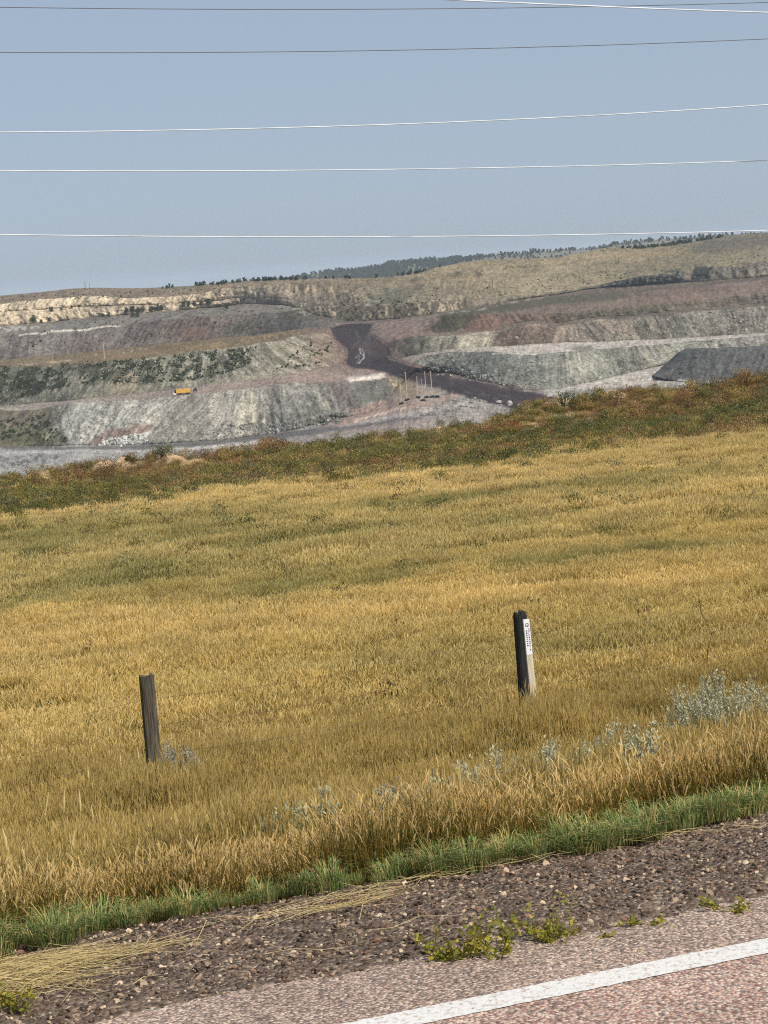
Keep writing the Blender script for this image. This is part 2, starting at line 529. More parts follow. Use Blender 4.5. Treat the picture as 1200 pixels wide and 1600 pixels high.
# ================================================================== THE MINE
XS = np.arange(-280, 1480.1, 1.3)
def PL(*p):
    a = np.array(p, float)
    return np.interp(XS, a[:, 0], a[:, 1])
LINES = [
 # 0 hidden floor in front
 PL((-280, 815), (0, 790), (300, 750), (600, 715), (800, 690), (1000, 655), (1200, 640), (1480, 620)),
 # 1 toe of lower banks
 PL((-280, 712), (0, 697), (110, 696), (200, 695), (260, 692), (340, 688), (430, 678), (480, 667), (530, 654), (575, 645), (605, 626), (625, 600), (650, 580), (700, 583), (750, 595), (800, 606), (835, 609), (870, 607), (920, 597), (970, 584), (1020, 574), (1060, 566), (1200, 556), (1480, 540)),
 # 2 crest of lower banks
 PL((-280, 660), (0, 641), (60, 640), (92, 632), (120, 629), (170, 626), (230, 622), (300, 616), (370, 609), (420, 602), (460, 597), (500, 598), (530, 595), (560, 590), (590, 587), (610, 590), (640, 566), (660, 557), (700, 549), (760, 549), (800, 552), (840, 552), (890, 548), (950, 544), (1020, 538), (1090, 532), (1200, 523), (1480, 505)),
 # 3 toe of middle banks
 PL((-280, 655), (0, 634), (100, 627), (200, 616), (270, 607), (330, 601), (400, 592), (440, 586), (480, 578), (515, 571), (540, 572), (580, 575), (610, 566), (640, 556), (680, 549), (720, 545), (770, 541), (830, 537), (860, 535), (940, 533), (1000, 531), (1080, 527), (1200, 519), (1480, 500)),
 # 4 crest of middle banks
 PL((-280, 592), (0, 575), (60, 573), (120, 570), (180, 563), (240, 557), (300, 548), (350, 545), (400, 537), (440, 530), (480, 521), (505, 519), (525, 530), (540, 545), (580, 552), (605, 545), (618, 530), (640, 526), (680, 525), (720, 522), (760, 517), (790, 515), (830, 506), (870, 510), (920, 501), (960, 498), (1000, 495), (1050, 490), (1100, 484), (1200, 477), (1480, 455)),
 # 5 back of that bench
 PL((-280, 580), (0, 562), (60, 556), (120, 550), (170, 545), (250, 537), (330, 529), (400, 523), (460, 515), (500, 510), (540, 525), (580, 535), (610, 525), (640, 520), (680, 519), (720, 517), (760, 512), (830, 501), (870, 505), (920, 497), (1000, 491), (1100, 480), (1200, 473), (1480, 451)),
 # 6 crest of the upper spoil
 PL((-280, 540), (0, 524), (60, 518), (130, 511), (200, 505), (300, 496), (400, 489), (460, 486), (500, 500), (540, 506), (580, 505), (620, 503), (660, 500), (690, 492), (720, 488), (760, 491), (800, 491), (840, 490), (880, 489), (920, 485), (1000, 478), (1060, 472), (1120, 465), (1200, 458), (1480, 435)),
 # 7 toe of the highwall
 PL((-280, 525), (0, 509), (60, 505), (130, 497), (200, 492), (260, 486), (330, 480), (400, 474), (440, 476), (470, 482), (500, 494), (540, 502), (580, 500), (620, 498), (660, 492), (700, 487), (740, 480), (800, 470), (860, 462), (900, 456), (930, 451), (960, 449), (1000, 446), (1100, 440), (1200, 431), (1480, 410)),
 # 8 mid terrace of highwall
 PL((-280, 505), (0, 488), (70, 483), (130, 478), (200, 477), (280, 473), (330, 470), (380, 464), (440, 466), (500, 478), (560, 479), (620, 475), (680, 470), (740, 466), (800, 462), (860, 456), (900, 452), (930, 446), (970, 438), (1000, 432), (1050, 425), (1100, 418), (1140, 414), (1200, 408), (1480, 385)),
 # 9 upper break of highwall
 PL((-280, 492), (0, 476), (40, 470), (90, 465), (140, 461), (200, 466), (260, 464), (310, 459), (345, 450), (380, 447), (430, 444), (480, 441), (530, 440), (570, 447), (620, 448), (680, 440), (740, 436), (800, 440), (860, 436), (920, 428), (1000, 420), (1100, 411), (1200, 402), (1480, 380)),
 # 10 lower hill roll
 PL((-280, 482), (0, 466), (60, 460), (100, 456), (150, 453), (200, 456), (280, 453), (350, 445), (400, 441), (460, 439), (520, 438), (600, 437), (660, 430), (720, 423), (780, 418), (860, 412), (920, 404), (1000, 396), (1060, 392), (1100, 388), (1200, 380), (1480, 358)),
 # 11 near skyline
 PL((-280, 478), (0, 462), (60, 457), (110, 451), (150, 449.5), (180, 450), (230, 450), (300, 446.5), (380, 440), (430, 436.5), (500, 435), (560, 435), (610, 433), (650, 428), (680, 418), (720, 411), (760, 406), (800, 405), (830, 404), (870, 402), (905, 396), (940, 388), (960, 386), (1000, 387), (1040, 383), (1080, 378), (1120, 370), (1150, 366.5), (1175, 364), (1200, 363), (1300, 358), (1480, 350)),
]
SLOPE = [
 PL((-280, .0), (420, .0), (600, .08), (660, .1), (1480, .1)),
 PL((-280, .2), (40, .25), (80, .5), (120, .62), (560, .6), (620, .5), (700, .6), (1480, .6)),
 PL((-280, .0), (1480, .0)),
 PL((-280, .55), (490, .55), (530, .14), (600, .12), (630, .5), (700, .6), (1480, .6)),
 PL((-280, .0), (480, .0), (520, .1), (600, .1), (640, .0), (1480, .0)),
 PL((-280, .35), (450, .3), (510, .12), (640, .12), (690, .4), (1480, .5)),
 PL((-280, .03), (460, .03), (540, .03), (700, .01), (1480, .01)),
 PL((-280, .8), (440, .8), (500, .6), (700, .5), (880, .35), (930, .8), (1480, .8)),
 PL((-280, .5), (330, .6), (480, .4), (560, .3), (700, .22), (820, .14), (1480, .1)),
 PL((-280, .06), (400, .06), (700, .06), (1480, .08)),
 PL((-280, .05), (400, .05), (700, .07), (1480, .07)),
]
SMOOTH = [l.copy() for l in LINES]
for i in range(1, len(SMOOTH)):
    SMOOTH[i] = np.minimum(SMOOTH[i], SMOOTH[i - 1] - .8)
# ragged edges, keep the order of the lines
for i in range(1, 11):
    a = (2.2, 3.0, 1.4, 3.2, 1.6, 3.2, 2.0, 2.4, 2.6, 1.0)[i - 1]
    LINES[i] = LINES[i] + (fbm(XS * .035, XS * 0 + i * 7.3, 4, 60 + i) - .5) * a * 1.6
for i in range(1, len(LINES)):
    LINES[i] = np.minimum(LINES[i], LINES[i - 1] - .8)
NROW = [28, 52, 8, 50, 12, 34, 20, 30, 26, 16, 20]
kx = lambda y: -ray(XS, y)[:, 2]
def gs(a, sig):
    n = int(sig * 3 / 1.3); q = np.arange(-n, n + 1) * 1.3
    w = np.exp(-.5 * (q / sig) ** 2); w /= w.sum()
    p = np.concatenate([2 * a[0] - a[n:0:-1], a, 2 * a[-1] - a[-2:-n - 2:-1]])
    return np.convolve(p, w, 'valid')
SM = [gs(l, 14) for l in SMOOTH]
YL = [80.0 / kx(SM[0])]
for b in range(11):
    k0, k1, m = kx(SM[b]), kx(SM[b + 1]), SLOPE[b]
    YL.append(gs(YL[-1] * (k0 + m) / np.maximum(k1 + m, 1e-3), 42 if b else 20))
    YL[-1] = np.maximum(YL[-1], YL[-2] + 2)
rowsP, rowsB, rowsF, rowsY = [], [], [], []
for b in range(11):
    y0, y1, m = LINES[b], LINES[b + 1], SLOPE[b]
    k0, k1 = kx(SM[b]), kx(SM[b + 1])
    n = NROW[b]
    for j in range(n + (1 if b == 10 else 0)):
        f = j / n
        y = y0 + (y1 - y0) * f
        k = k0 + (k1 - k0) * f
        g = (1 / (k + m) - 1 / (k0 + m)) / (1 / (k1 + m) - 1 / (k0 + m))
        Yr = YL[b] + (YL[b + 1] - YL[b]) * g
        rowsP.append(ray(XS, y) * Yr[:, None] + np.array([0, 0, CAMZ]))
        rowsB.append(np.full(len(XS), b)); rowsF.append(np.full(len(XS), f)); rowsY.append(y)
MP = np.stack(rowsP); MBd = np.stack(rowsB); MF = np.stack(rowsF); MY = np.stack(rowsY)
MX = np.broadcast_to(XS, MY.shape)
SL = np.stack([SLOPE[b] for b in range(11)])[MBd, np.arange(len(XS))[None, :]]
facew = sstep(.08, .35, SL)
# crest tops: the back of each terrain falls away behind the skyline
wx, wz, wy = MP[..., 0], MP[..., 2], MP[..., 1]
SLB = PL((-280, -.4), (60, -.9), (320, -.8), (360, 0), (420, .5), (450, 1.0), (560, .8), (620, -.2), (700, -.7), (880, -.5), (920, .3), (960, -.4), (1480, -.4))
slant = (vnoise(wx * .012, MBd * 3.1, 88) - .5) * 1.2 + np.where((MBd == 1) | (MBd == 3), SLB[None, :], 0) / 1.3
_st = np.concatenate([[0], np.cumsum(NROW)])[:11]
wz0 = MP[_st[MBd], np.arange(len(XS))[None, :], 2]
ux = wx + slant * (wz - wz0) * 1.3
bmp = np.sin(np.pi * np.clip(MF, 0, 1)) ** .6
gul = (np.abs(fbm(ux * .055, wz * .012 + MBd * 5, 4, 90) - .5) * -2 + .5) * 3.4 + (fbm(ux * .2, wz * .06 + MBd * 3, 3, 95) - .5) * 2.6
gul += (fbm(wx * .33, wz * .45, 3, 97) - .5) * 3.4 + (np.abs(fbm(ux * .16 + wz * .1, wz * .05, 3, 96) - .5) * -2 + .4) * 2.6
gul += np.where(MBd == 1, (np.abs(fbm(ux * .03, wz * .008, 2, 91) - .5) * -2 + .5) * 9.0, 0) + np.where((MBd == 7) | (MBd == 8), (np.abs(fbm(wx * .09, wz * .02, 3, 93) - .5) * -2 + .45) * 5, 0)
dist_s = np.clip(wy / 1300, .8, 2.2)
dY = -facew * gul * bmp * dist_s
dZ = (1 - facew) * ((fbm(wx * .02, wy * .006, 4, 98) - .5) * 1.2 + (fbm(wx * .2, wy * .08, 3, 99) - .5) * .7) * np.clip(wy / 1500, .6, 3) * np.where(MBd >= 9, 2.0, 1.0) * bmp
MP[..., 1] += dY
MP[..., 2] += dZ

# soil colours ---------------------------------------------------------------
def CL(*p):
    xs = np.array([q[0] for q in p], float); cs = np.array([lin(*q[1]) for q in p])
    return np.stack([np.interp(XS, xs, cs[:, i]) for i in range(3)], -1)
BC = [
 CL((0, (150, 150, 148)), (300, (146, 146, 143)), (450, (140, 136, 132)), (600, (146, 132, 126)), (700, (146, 138, 132)), (850, (140, 138, 135)), (1000, (152, 148, 142)), (1200, (140, 140, 136))),
 CL((0, (105, 100, 74)), (75, (108, 104, 80)), (105, (156, 156, 147)), (220, (160, 159, 148)), (300, (142, 140, 131)), (420, (142, 140, 130)), (500, (138, 136, 126)), (560, (112, 110, 106)), (610, (120, 114, 104)), (660, (118, 122, 116)), (800, (120, 124, 117)), (940, (140, 142, 131)), (1200, (148, 147, 138))),
 CL((0, (152, 142, 132)), (250, (150, 136, 126)), (500, (148, 128, 116)), (600, (130, 114, 106)), (700, (160, 152, 143)), (800, (180, 173, 163)), (1000, (176, 170, 160)), (1200, (172, 166, 157))),
 CL((0, (122, 121, 104)), (200, (122, 121, 104)), (330, (128, 127, 112)), (420, (142, 139, 124)), (500, (142, 136, 118)), (530, (122, 104, 98)), (600, (122, 104, 98)), (640, (116, 110, 96)), (700, (150, 147, 130)), (760, (148, 143, 126)), (785, (112, 100, 88)), (860, (132, 118, 106)), (960, (118, 114, 102)), (1060, (134, 130, 118)), (1200, (130, 127, 116))),
 CL((0, (122, 106, 78)), (300, (126, 107, 72)), (450, (118, 104, 80)), (520, (122, 104, 95)), (620, (126, 104, 95)), (700, (120, 106, 88)), (1200, (108, 98, 84))),
 CL((0, (116, 108, 102)), (200, (114, 104, 98)), (290, (112, 92, 82)), (400, (108, 100, 92)), (500, (108, 102, 92)), (560, (128, 104, 96)), (650, (130, 106, 98)), (700, (92, 84, 62)), (735, (100, 84, 64)), (760, (122, 92, 76)), (830, (112, 90, 74)), (920, (100, 90, 72)), (1000, (98, 92, 74)), (1100, (112, 98, 80)), (1200, (106, 98, 84))),
 CL((0, (130, 124, 115)), (200, (126, 118, 106)), (400, (124, 116, 104)), (500, (112, 106, 92)), (600, (114, 108, 94)), (700, (112, 102, 80)), (800, (116, 98, 78)), (900, (126, 103, 86)), (1000, (134, 106, 88)), (1200, (132, 106, 90))),
 CL((0, (198, 182, 152)), (300, (186, 172, 144)), (360, (170, 158, 136)), (420, (132, 122, 106)), (560, (116, 108, 92)), (700, (120, 110, 92)), (850, (122, 116, 98)), (920, (112, 108, 90)), (950, (62, 66, 68)), (1085, (64, 68, 68)), (1120, (112, 106, 94)), (1200, (112, 108, 96))),
 CL((0, (200, 184, 152)), (320, (190, 174, 144)), (400, (178, 163, 134)), (460, (160, 145, 118)), (530, (142, 130, 108)), (600, (122, 116, 96)), (700, (132, 122, 100)), (800, (140, 130, 102)), (1000, (142, 132, 102)), (1200, (136, 128, 100))),
 CL((0, (134, 118, 96)), (200, (130, 116, 96)), (330, (150, 132, 106)), (450, (152, 136, 108)), (600, (146, 132, 104)), (700, (152, 138, 106)), (900, (150, 139, 106)), (1100, (146, 134, 102)), (1200, (134, 126, 100))),
 CL((0, (136, 120, 98)), (300, (138, 124, 102)), (500, (148, 134, 106)), (700, (154, 140, 108)), (950, (158, 143, 108)), (1060, (148, 136, 104)), (1100, (120, 114, 96)), (1200, (126, 118, 98))),
]
MC = np.stack(BC)[MBd, np.arange(len(XS))[None, :]].copy()
# streaks running down the faces, blotches on the benches
st = fbm(ux * .11, wz * .05 + MBd * 4, 4, 110)
st2 = fbm(ux * .8, wz * .14 + MBd * 4, 3, 111)
bl = fbm(MX * .03, MY * .09, 4, 112)
fine = fbm(MX * .45, MY * .6, 2, 113)
MC *= np.clip(1 + facew * ((st - .5) * 1.0 + (st2 - .5) * 1.3) + (bl - .5) * .7 + (fine - .5) * 1.1, .35, 1.8)[..., None]

def polydist(px, py, poly):
    poly = np.array(poly, float)
    d = np.full(px.shape, 1e9); inside = np.zeros(px.shape, bool)
    n = len(poly)
    for i in range(n):
        x0, y0 = poly[i]; x1, y1 = poly[(i + 1) % n]
        ex, ey = x1 - x0, y1 - y0
        tt = np.clip(((px - x0) * ex + (py - y0) * ey) / (ex * ex + ey * ey + 1e-9), 0, 1)
        d = np.minimum(d, np.hypot(px - x0 - tt * ex, py - y0 - tt * ey))
        if y0 != y1:
            c = ((y0 > py) != (y1 > py)) & (px < (x1 - x0) * (py - y0) / (y1 - y0) + x0)
            inside ^= c
    return np.where(inside, d, -d)
WX = MX + (fbm(MX * .06, MY * .12, 3, 120) - .5) * 9
WY = MY + (fbm(MX * .06 + 50, MY * .12, 3, 121) - .5) * 5
def paint(poly, rgb, feather=2.0, op=1.0, mask=None, warp=True):
    p = np.array(poly, float)
    x0, y0 = p.min(0) - 14; x1, y1 = p.max(0) + 14
    sel = (MX > x0) & (MX < x1) & (MY > y0) & (MY < y1)
    if not sel.any(): return None
    d = polydist((WX if warp else MX)[sel], (WY if warp else MY)[sel], poly)
    a = sstep(-feather, feather, d) * op
    if mask is not None: a = a * mask[sel]
    c = lin(*rgb)[None] * (1 + (st2[sel] - .5) * 1.0 * facew[sel] + (fine[sel] - .5) * .8)[:, None]
    MC[sel] = MC[sel] * (1 - a[:, None]) + c * a[:, None]
def stroke(pts, w, rgb, feather=1.2, op=1.0, mask=None):
    p = np.array(pts, float)
    L, R = [], []
    for i in range(len(p)):
        t = p[min(i + 1, len(p) - 1)] - p[max(i - 1, 0)]
        t = t / (np.linalg.norm(t) + 1e-9)
        ww = (w[i] if isinstance(w, (list, tuple)) else w) / 2
        L.append(p[i] + ww * np.array([-t[1], t[0]])); R.append(p[i] - ww * np.array([-t[1], t[0]]))
    paint(L + R[::-1], rgb, feather, op, mask)

hf = sstep(.5, .58, fbm(ux * .28, wz * .22, 3, 130))           # clumpy
hf2 = sstep(.46, .56, fbm(MX * .16, MY * .25, 3, 131))
hs = sstep(.5, .6, fbm(ux * .2, wz * .05, 3, 132))             # streaky
GREEN, DGREEN = (78, 84, 56), (62, 70, 48)
# left middle bank: dark weeds on grey spoil
paint([(-280, 560), (0, 575), (180, 564), (300, 552), (385, 545), (400, 560), (330, 590), (240, 600), (120, 602), (60, 618), (0, 632), (-280, 640)], (66, 72, 54), 4, .85, hf)
paint([(-280, 580), (0, 577), (60, 574), (60, 600), (0, 622), (-280, 630)], (70, 82, 52), 4, .5)
paint([(170, 600), (190, 575), (215, 590), (205, 620), (180, 620)], (140, 124, 104), 4, .5)
paint([(400, 545), (470, 525), (520, 535), (500, 570), (430, 580)], (84, 88, 64), 4, .6, hs)
paint([(480, 520), (512, 520), (535, 555), (520, 572), (490, 572)], (140, 118, 104), 5, .6)
# bench behind: ochre with pale tracks
paint([(-280, 575), (0, 572), (150, 558), (300, 540), (450, 520), (470, 523), (400, 535), (250, 553), (100, 567)], (140, 110, 66), 2, .6, hf2)
paint([(200, 556), (330, 536), (480, 515), (470, 522), (330, 545)], (150, 132, 82), 2, .7, hf2)
stroke([(20, 570), (90, 565), (150, 553), (230, 545)], 1.6, (205, 190, 165), 1, .8, hf2)
# upper spoil tints
paint([(90, 545), (130, 525), (170, 530), (160, 545)], (124, 98, 90), 5, .5)
paint([(270, 525), (290, 512), (330, 512), (325, 526)], (122, 84, 68), 4, .7)
paint([(350, 522), (362, 508), (400, 502), (380, 520)], (84, 84, 58), 3, .8)
paint([(400, 520), (420, 500), (490, 488), (500, 505)], (98, 90, 86), 4, .5)
stroke([(30, 524), (80, 519), (130, 515), (188, 508)], [2, 3.4, 3, 2], (214, 206, 192), 1, .95)
paint([(-280, 525), (0, 511), (60, 508), (62, 514), (0, 521), (-280, 535)], (190, 186, 174), 2, .8, hf2)
paint([(60, 512), (200, 495), (330, 484), (420, 472), (480, 470), (500, 478), (430, 490), (300, 496), (150, 510)], (142, 138, 128), 3, .6, hs)
paint([(330, 486), (380, 474), (440, 468), (440, 478), (380, 492)], (128, 116, 110), 4, .5)
# tan highwall lower grass terrace strips
stroke([(70, 486), (130, 481), (200, 478), (280, 473)], 2.5, (118, 108, 82), 1, .6, hf2)
stroke([(-100, 512), (60, 505), (130, 499), (200, 493), (300, 483)], 2.2, (105, 100, 76), 1, .7, hf2)
paint([(0, 505), (0, 490), (70, 480), (120, 484), (90, 500)], (204, 180, 146), 5, .4)
# lower left bank
paint([(-280, 665), (0, 645), (70, 642), (90, 640), (75, 660), (0, 665), (-280, 690)], (116, 104, 92), 4, .6)
paint([(0, 690), (0, 672), (60, 668), (100, 672), (110, 690), (60, 695)], (84, 86, 56), 5, .7)
for i in range(6):
    stroke([(50 + i * 9, 694), (78 + i * 8, 672)], 1.6, (168, 166, 150), 1, .6, hf2)
for i in range(7):
    stroke([(0 + i * 4, 660 + i * 4), (55 + i * 5, 652 + i * 4)], 1.2, (150, 146, 130), 1, .45, hf2)
paint([(100, 652), (140, 630), (165, 630), (130, 690), (105, 690)], (170, 170, 162), 5, .5, hs)
paint([(130, 690), (195, 630), (260, 628), (215, 660), (150, 690)], (178, 178, 168), 5, .6, hs)
paint([(135, 694), (165, 672), (235, 660), (240, 672), (175, 686), (150, 697)], (140, 118, 106), 3, .9)
paint([(150, 697), (165, 684), (230, 678), (232, 690), (190, 697)], (196, 194, 184), 2, .9, hf)
paint([(232, 690), (250, 640), (300, 622), (330, 625), (330, 680), (290, 690)], (136, 134, 124), 5, .6)
paint([(370, 670), (375, 635), (395, 615), (405, 640), (400, 675)], (176, 172, 150), 6, .6)
paint([(440, 600), (470, 600), (540, 640), (520, 645), (480, 630)], (170, 166, 144), 4, .6, hs)
paint([(330, 690), (335, 668), (400, 662), (400, 686)], (104, 104, 98), 4, .7, hf)
stroke([(328, 667), (345, 664), (370, 664), (400, 660)], 2.2, (40, 40, 40), 1, .9, hf)
stroke([(340, 680), (370, 676), (395, 676)], 7, (190, 182, 160), 2, .6, hf)
paint([(475, 668), (480, 655), (530, 645), (545, 650), (530, 662)], (40, 42, 40), 2, .85, hf)
# lilac and dark spoil behind the pole yard, pale rim
paint([(510, 600), (545, 592), (560, 625), (530, 632)], (120, 106, 106), 4, .7)
paint([(548, 625), (552, 596), (600, 588), (618, 606), (606, 622), (570, 630)], (98, 98, 94), 4, .9)
paint([(540, 592), (560, 588), (598, 584), (602, 590), (570, 594), (548, 597)], (214, 204, 194), 1.5, .9)
paint([(598, 588), (640, 590), (660, 610), (645, 625), (620, 620), (608, 600)], (138, 124, 98), 4, .8)
stroke([(605, 592), (628, 606), (640, 620)], 2, (186, 168, 136), 1, .8)
paint([(540, 640), (600, 626), (660, 622), (640, 640), (560, 660), (520, 664)], (146, 122, 112), 4, .7)
stroke([(520, 664), (570, 652), (630, 637), (700, 622), (740, 610)], [3, 4, 5, 5, 3], (164, 136, 122), 2, .8)
stroke([(550, 658), (600, 645), (640, 634)], 2.5, (204, 186, 170), 1, .8)
# floor: dark seam strips and pale tracks
stroke([(-100, 704), (0, 699), (100, 700), (200, 698), (300, 694), (400, 684), (460, 678), (540, 668), (640, 652), (720, 640)], [5, 6, 5, 6, 8, 8, 9, 8, 7, 5], (92, 92, 92), 2, .85)
stroke([(-150, 712), (0, 706), (100, 705), (230, 703), (300, 700), (360, 697), (440, 687)], [2, 2, 2, 3, 5, 6, 5], (182, 181, 178), 1.2, .9)
paint([(-280, 725), (0, 712), (90, 709), (100, 722), (40, 730), (-280, 742)], (86, 86, 88), 3, .8, hf2)
paint([(-280, 750), (0, 735), (110, 720), (300, 705), (300, 715), (0, 760), (-280, 770)], (178, 177, 170), 4, .6, hf2)
stroke([(540, 664), (620, 650), (700, 637), (770, 625), (800, 628)], [4, 6, 8, 10, 8], (172, 168, 164), 2, .7)
paint([(640, 648), (690, 630), (730, 622), (740, 630), (690, 645)], (104, 104, 100), 3, .7, hf2)
# right: floor tracks
stroke([(840, 628), (890, 606), (940, 596), (1000, 584), (1050, 577)], [8, 6, 6, 5, 4], (180, 176, 170), 1.5, .9)
stroke([(880, 606), (940, 602), (1000, 592), (1080, 596), (1180, 590)], [6, 10, 9, 8, 6], (186, 178, 166), 2, .8, hf2)
# right lower bank streaks
paint([(890, 600), (880, 570), (900, 552), (930, 560), (915, 590)], (164, 164, 150), 5, .6)
paint([(720, 590), (740, 552), (790, 552), (770, 600)], (100, 106, 100), 8, .5)
paint([(1000, 575), (1010, 545), (1060, 535), (1060, 560)], (168, 166, 146), 5, .6, hs)
paint([(640, 575), (660, 570), (720, 580), (800, 600), (800, 608), (700, 588)], (132, 132, 124), 3, .7, hf2)
paint([(890, 545), (905, 540), (925, 540), (932, 546), (900, 549)], (120, 118, 108), 2, .8)
stroke([(770, 552), (840, 554)], 2, (196, 190, 178), 1, .7)
# right middle bank
paint([(615, 545), (630, 528), (670, 528), (650, 555), (625, 552)], (84, 84, 66), 4, .8, hs)
paint([(680, 545), (700, 525), (770, 515), (780, 520), (755, 540), (700, 546)], (170, 166, 146), 3, .7, hs)
paint([(770, 540), (790, 515), (870, 506), (860, 535), (800, 540)], (104, 92, 80), 4, .6)
paint([(870, 528), (880, 510), (920, 502), (985, 498), (990, 528), (930, 533)], (160, 142, 126), 3, .5, hs)
paint([(990, 530), (995, 496), (1090, 486), (1080, 525)], (96, 98, 84), 4, .5, hs)
paint([(1085, 525), (1090, 486), (1120, 484), (1115, 522)], (150, 134, 118), 4, .6, hs)
# right upper face and benches
paint([(880, 500), (900, 486), (985, 480), (990, 492), (920, 498)], (74, 74, 54), 3, .6, hf2)
paint([(665, 515), (690, 494), (740, 488), (735, 500), (720, 515)], (78, 72, 48), 3, .9)
paint([(720, 520), (750, 496), (785, 492), (780, 515)], (128, 92, 74), 4, .8)
paint([(700, 494), (740, 484), (800, 474), (880, 462), (960, 455), (990, 463), (960, 470), (880, 475), (800, 486), (740, 492)], (88, 86, 58), 3, .85)
paint([(780, 490), (860, 478), (1000, 466), (1200, 447), (1480, 430), (1480, 440), (1200, 460), (1000, 480), (880, 490)], (146, 122, 98), 3, .6, hf2)
stroke([(985, 456), (1060, 449), (1200, 434), (1480, 415)], 2, (88, 70, 68), 1, .8)
stroke([(640, 500), (700, 489), (760, 482), (800, 472), (850, 466)], 2, (174, 166, 152), 1, .7, hf2)
# dark seam cliff
paint([(925, 452), (960, 440), (1000, 432), (1060, 426), (1062, 440), (1030, 445), (960, 452)], (54, 58, 60), 2, .8, hs)
paint([(1035, 442), (1040, 424), (1065, 420), (1060, 440)], (60, 68, 66), 2, .8)
paint([(1080, 436), (1083, 416), (1118, 414), (1112, 434)], (58, 64, 64), 2, .9, hs)
paint([(1062, 440), (1066, 422), (1083, 420), (1080, 438)], (138, 122, 100), 2, .9)
# haul road cut rim and upper centre
paint([(528, 512), (545, 502), (600, 497), (680, 490), (690, 500), (650, 520), (618, 530), (612, 545), (600, 530)], (146, 118, 106), 4, .7)
paint([(560, 470), (600, 455), (650, 448), (668, 446), (640, 468), (600, 478)], (94, 96, 78), 4, .7)
paint([(440, 470), (480, 462), (540, 462), (545, 470), (480, 480)], (140, 134, 118), 3, .5, hs)
stroke([(530, 452), (560, 462), (590, 470)], 3, (172, 158, 128), 2, .6)
paint([(500, 492), (530, 478), (620, 474), (700, 470), (700, 484), (620, 494), (540, 502)], (128, 118, 98), 4, .5, hs)
paint([(430, 498), (480, 499), (540, 504), (620, 499), (700, 488), (740, 480), (740, 470), (690, 470), (620, 477), (560, 480), (500, 481), (430, 487)], (98, 90, 76), 2.5, .75)
stroke([(430, 486), (500, 480), (560, 478), (620, 475), (700, 468), (760, 463)], 2.2, (172, 160, 136), 1.0, .8, hf2)
for i in range(90):       # flutes of the grey brown wall behind the haul road
    x = rng.uniform(470, 730); yb = np.interp(x, [470, 540, 620, 700, 740], [492, 499, 495, 486, 478])
    stroke([(x, yb), (x + rng.uniform(-2, 4), yb - rng.uniform(8, 20))], rng.uniform(2.0, 4.4), [(172, 156, 128), (150, 138, 116), (84, 80, 66), (78, 72, 60)][rng.integers(0, 4)], 1.0, .85)
for i in range(26):       # broken tan cliff left of it
    x = rng.uniform(430, 545); yb = np.interp(x, [430, 545], [458, 455])
    stroke([(x, yb), (x + rng.uniform(-3, 3), yb - rng.uniform(5, 13))], rng.uniform(1.2, 3), [(206, 184, 144), (178, 158, 124), (92, 84, 68)][rng.integers(0, 3)], 1.0, .7)
for pl, w, c in (([(430, 480), (480, 474), (540, 470), (600, 468)], 3, (156, 150, 134)), ([(440, 468), (500, 462), (560, 461)], 2.5, (150, 144, 128)), ([(560, 480), (620, 476), (700, 470), (780, 462)], 1.6, (92, 86, 70)),
                 ([(400, 478), (450, 486), (520, 490)], 4, (98, 94, 82)), ([(430, 494), (470, 488), (520, 486)], 2, (158, 150, 134)), ([(600, 452), (680, 442), (760, 440)], 2, (110, 102, 82)), ([(360, 486), (400, 482), (450, 480)], 2, (150, 142, 130))):
    stroke(pl, w, c, 1.5, .7, hf2)
for i in range(46):       # dark broken seam on the right
    x = rng.uniform(930, 1118); yt = np.interp(x, [930, 970, 1000, 1050, 1118], [449, 438, 432, 425, 416])
    stroke([(x, yt + rng.uniform(8, 16)), (x + rng.uniform(-2, 5), yt)], rng.uniform(2, 4), [(36, 40, 42), (46, 50, 52), (120, 120, 112), (96, 92, 82)][rng.integers(0, 4)], 1.0, .7)
paint([(925, 460), (960, 452), (1040, 446), (1100, 437), (1200, 428), (1200, 434), (1060, 448), (980, 458)], (106, 94, 74), 2, .7)
for i in range(40):       # sage streaks and pale tracks on the hills
    x = rng.uniform(620, 1250); y = rng.uniform(398, 440) - (x - 700) * .035
    stroke([(x, y), (x + rng.uniform(15, 60), y - rng.uniform(1, 6))], rng.uniform(2.5, 8), [(108, 102, 76), (132, 122, 92), (172, 154, 116), (100, 94, 74)][rng.integers(0, 4)], 2.5, .8, hf2)
for i in range(18):
    x = 660 + i * 11 + rng.uniform(-4, 4)
    stroke([(x, 452 - (x - 660) * .03), (x + rng.uniform(3, 8), 438 - (x - 660) * .03)], rng.uniform(1.5, 3.5), (166, 150, 120), 1.5, .6)
paint([(1080, 392), (1100, 378), (1150, 370), (1300, 362), (1300, 380), (1180, 384), (1110, 398)], (112, 106, 92), 4, .7)
paint([(900, 410), (930, 398), (1000, 392), (1080, 388), (1050, 400), (950, 405)], (170, 150, 106), 4, .6)
stroke([(700, 428), (780, 420), (860, 415), (900, 411)], 1.5, (96, 84, 66), 1, .6, hf2)
stroke([(700, 438), (760, 432), (850, 428)], 2, (182, 160, 118), 1, .6, hf2)

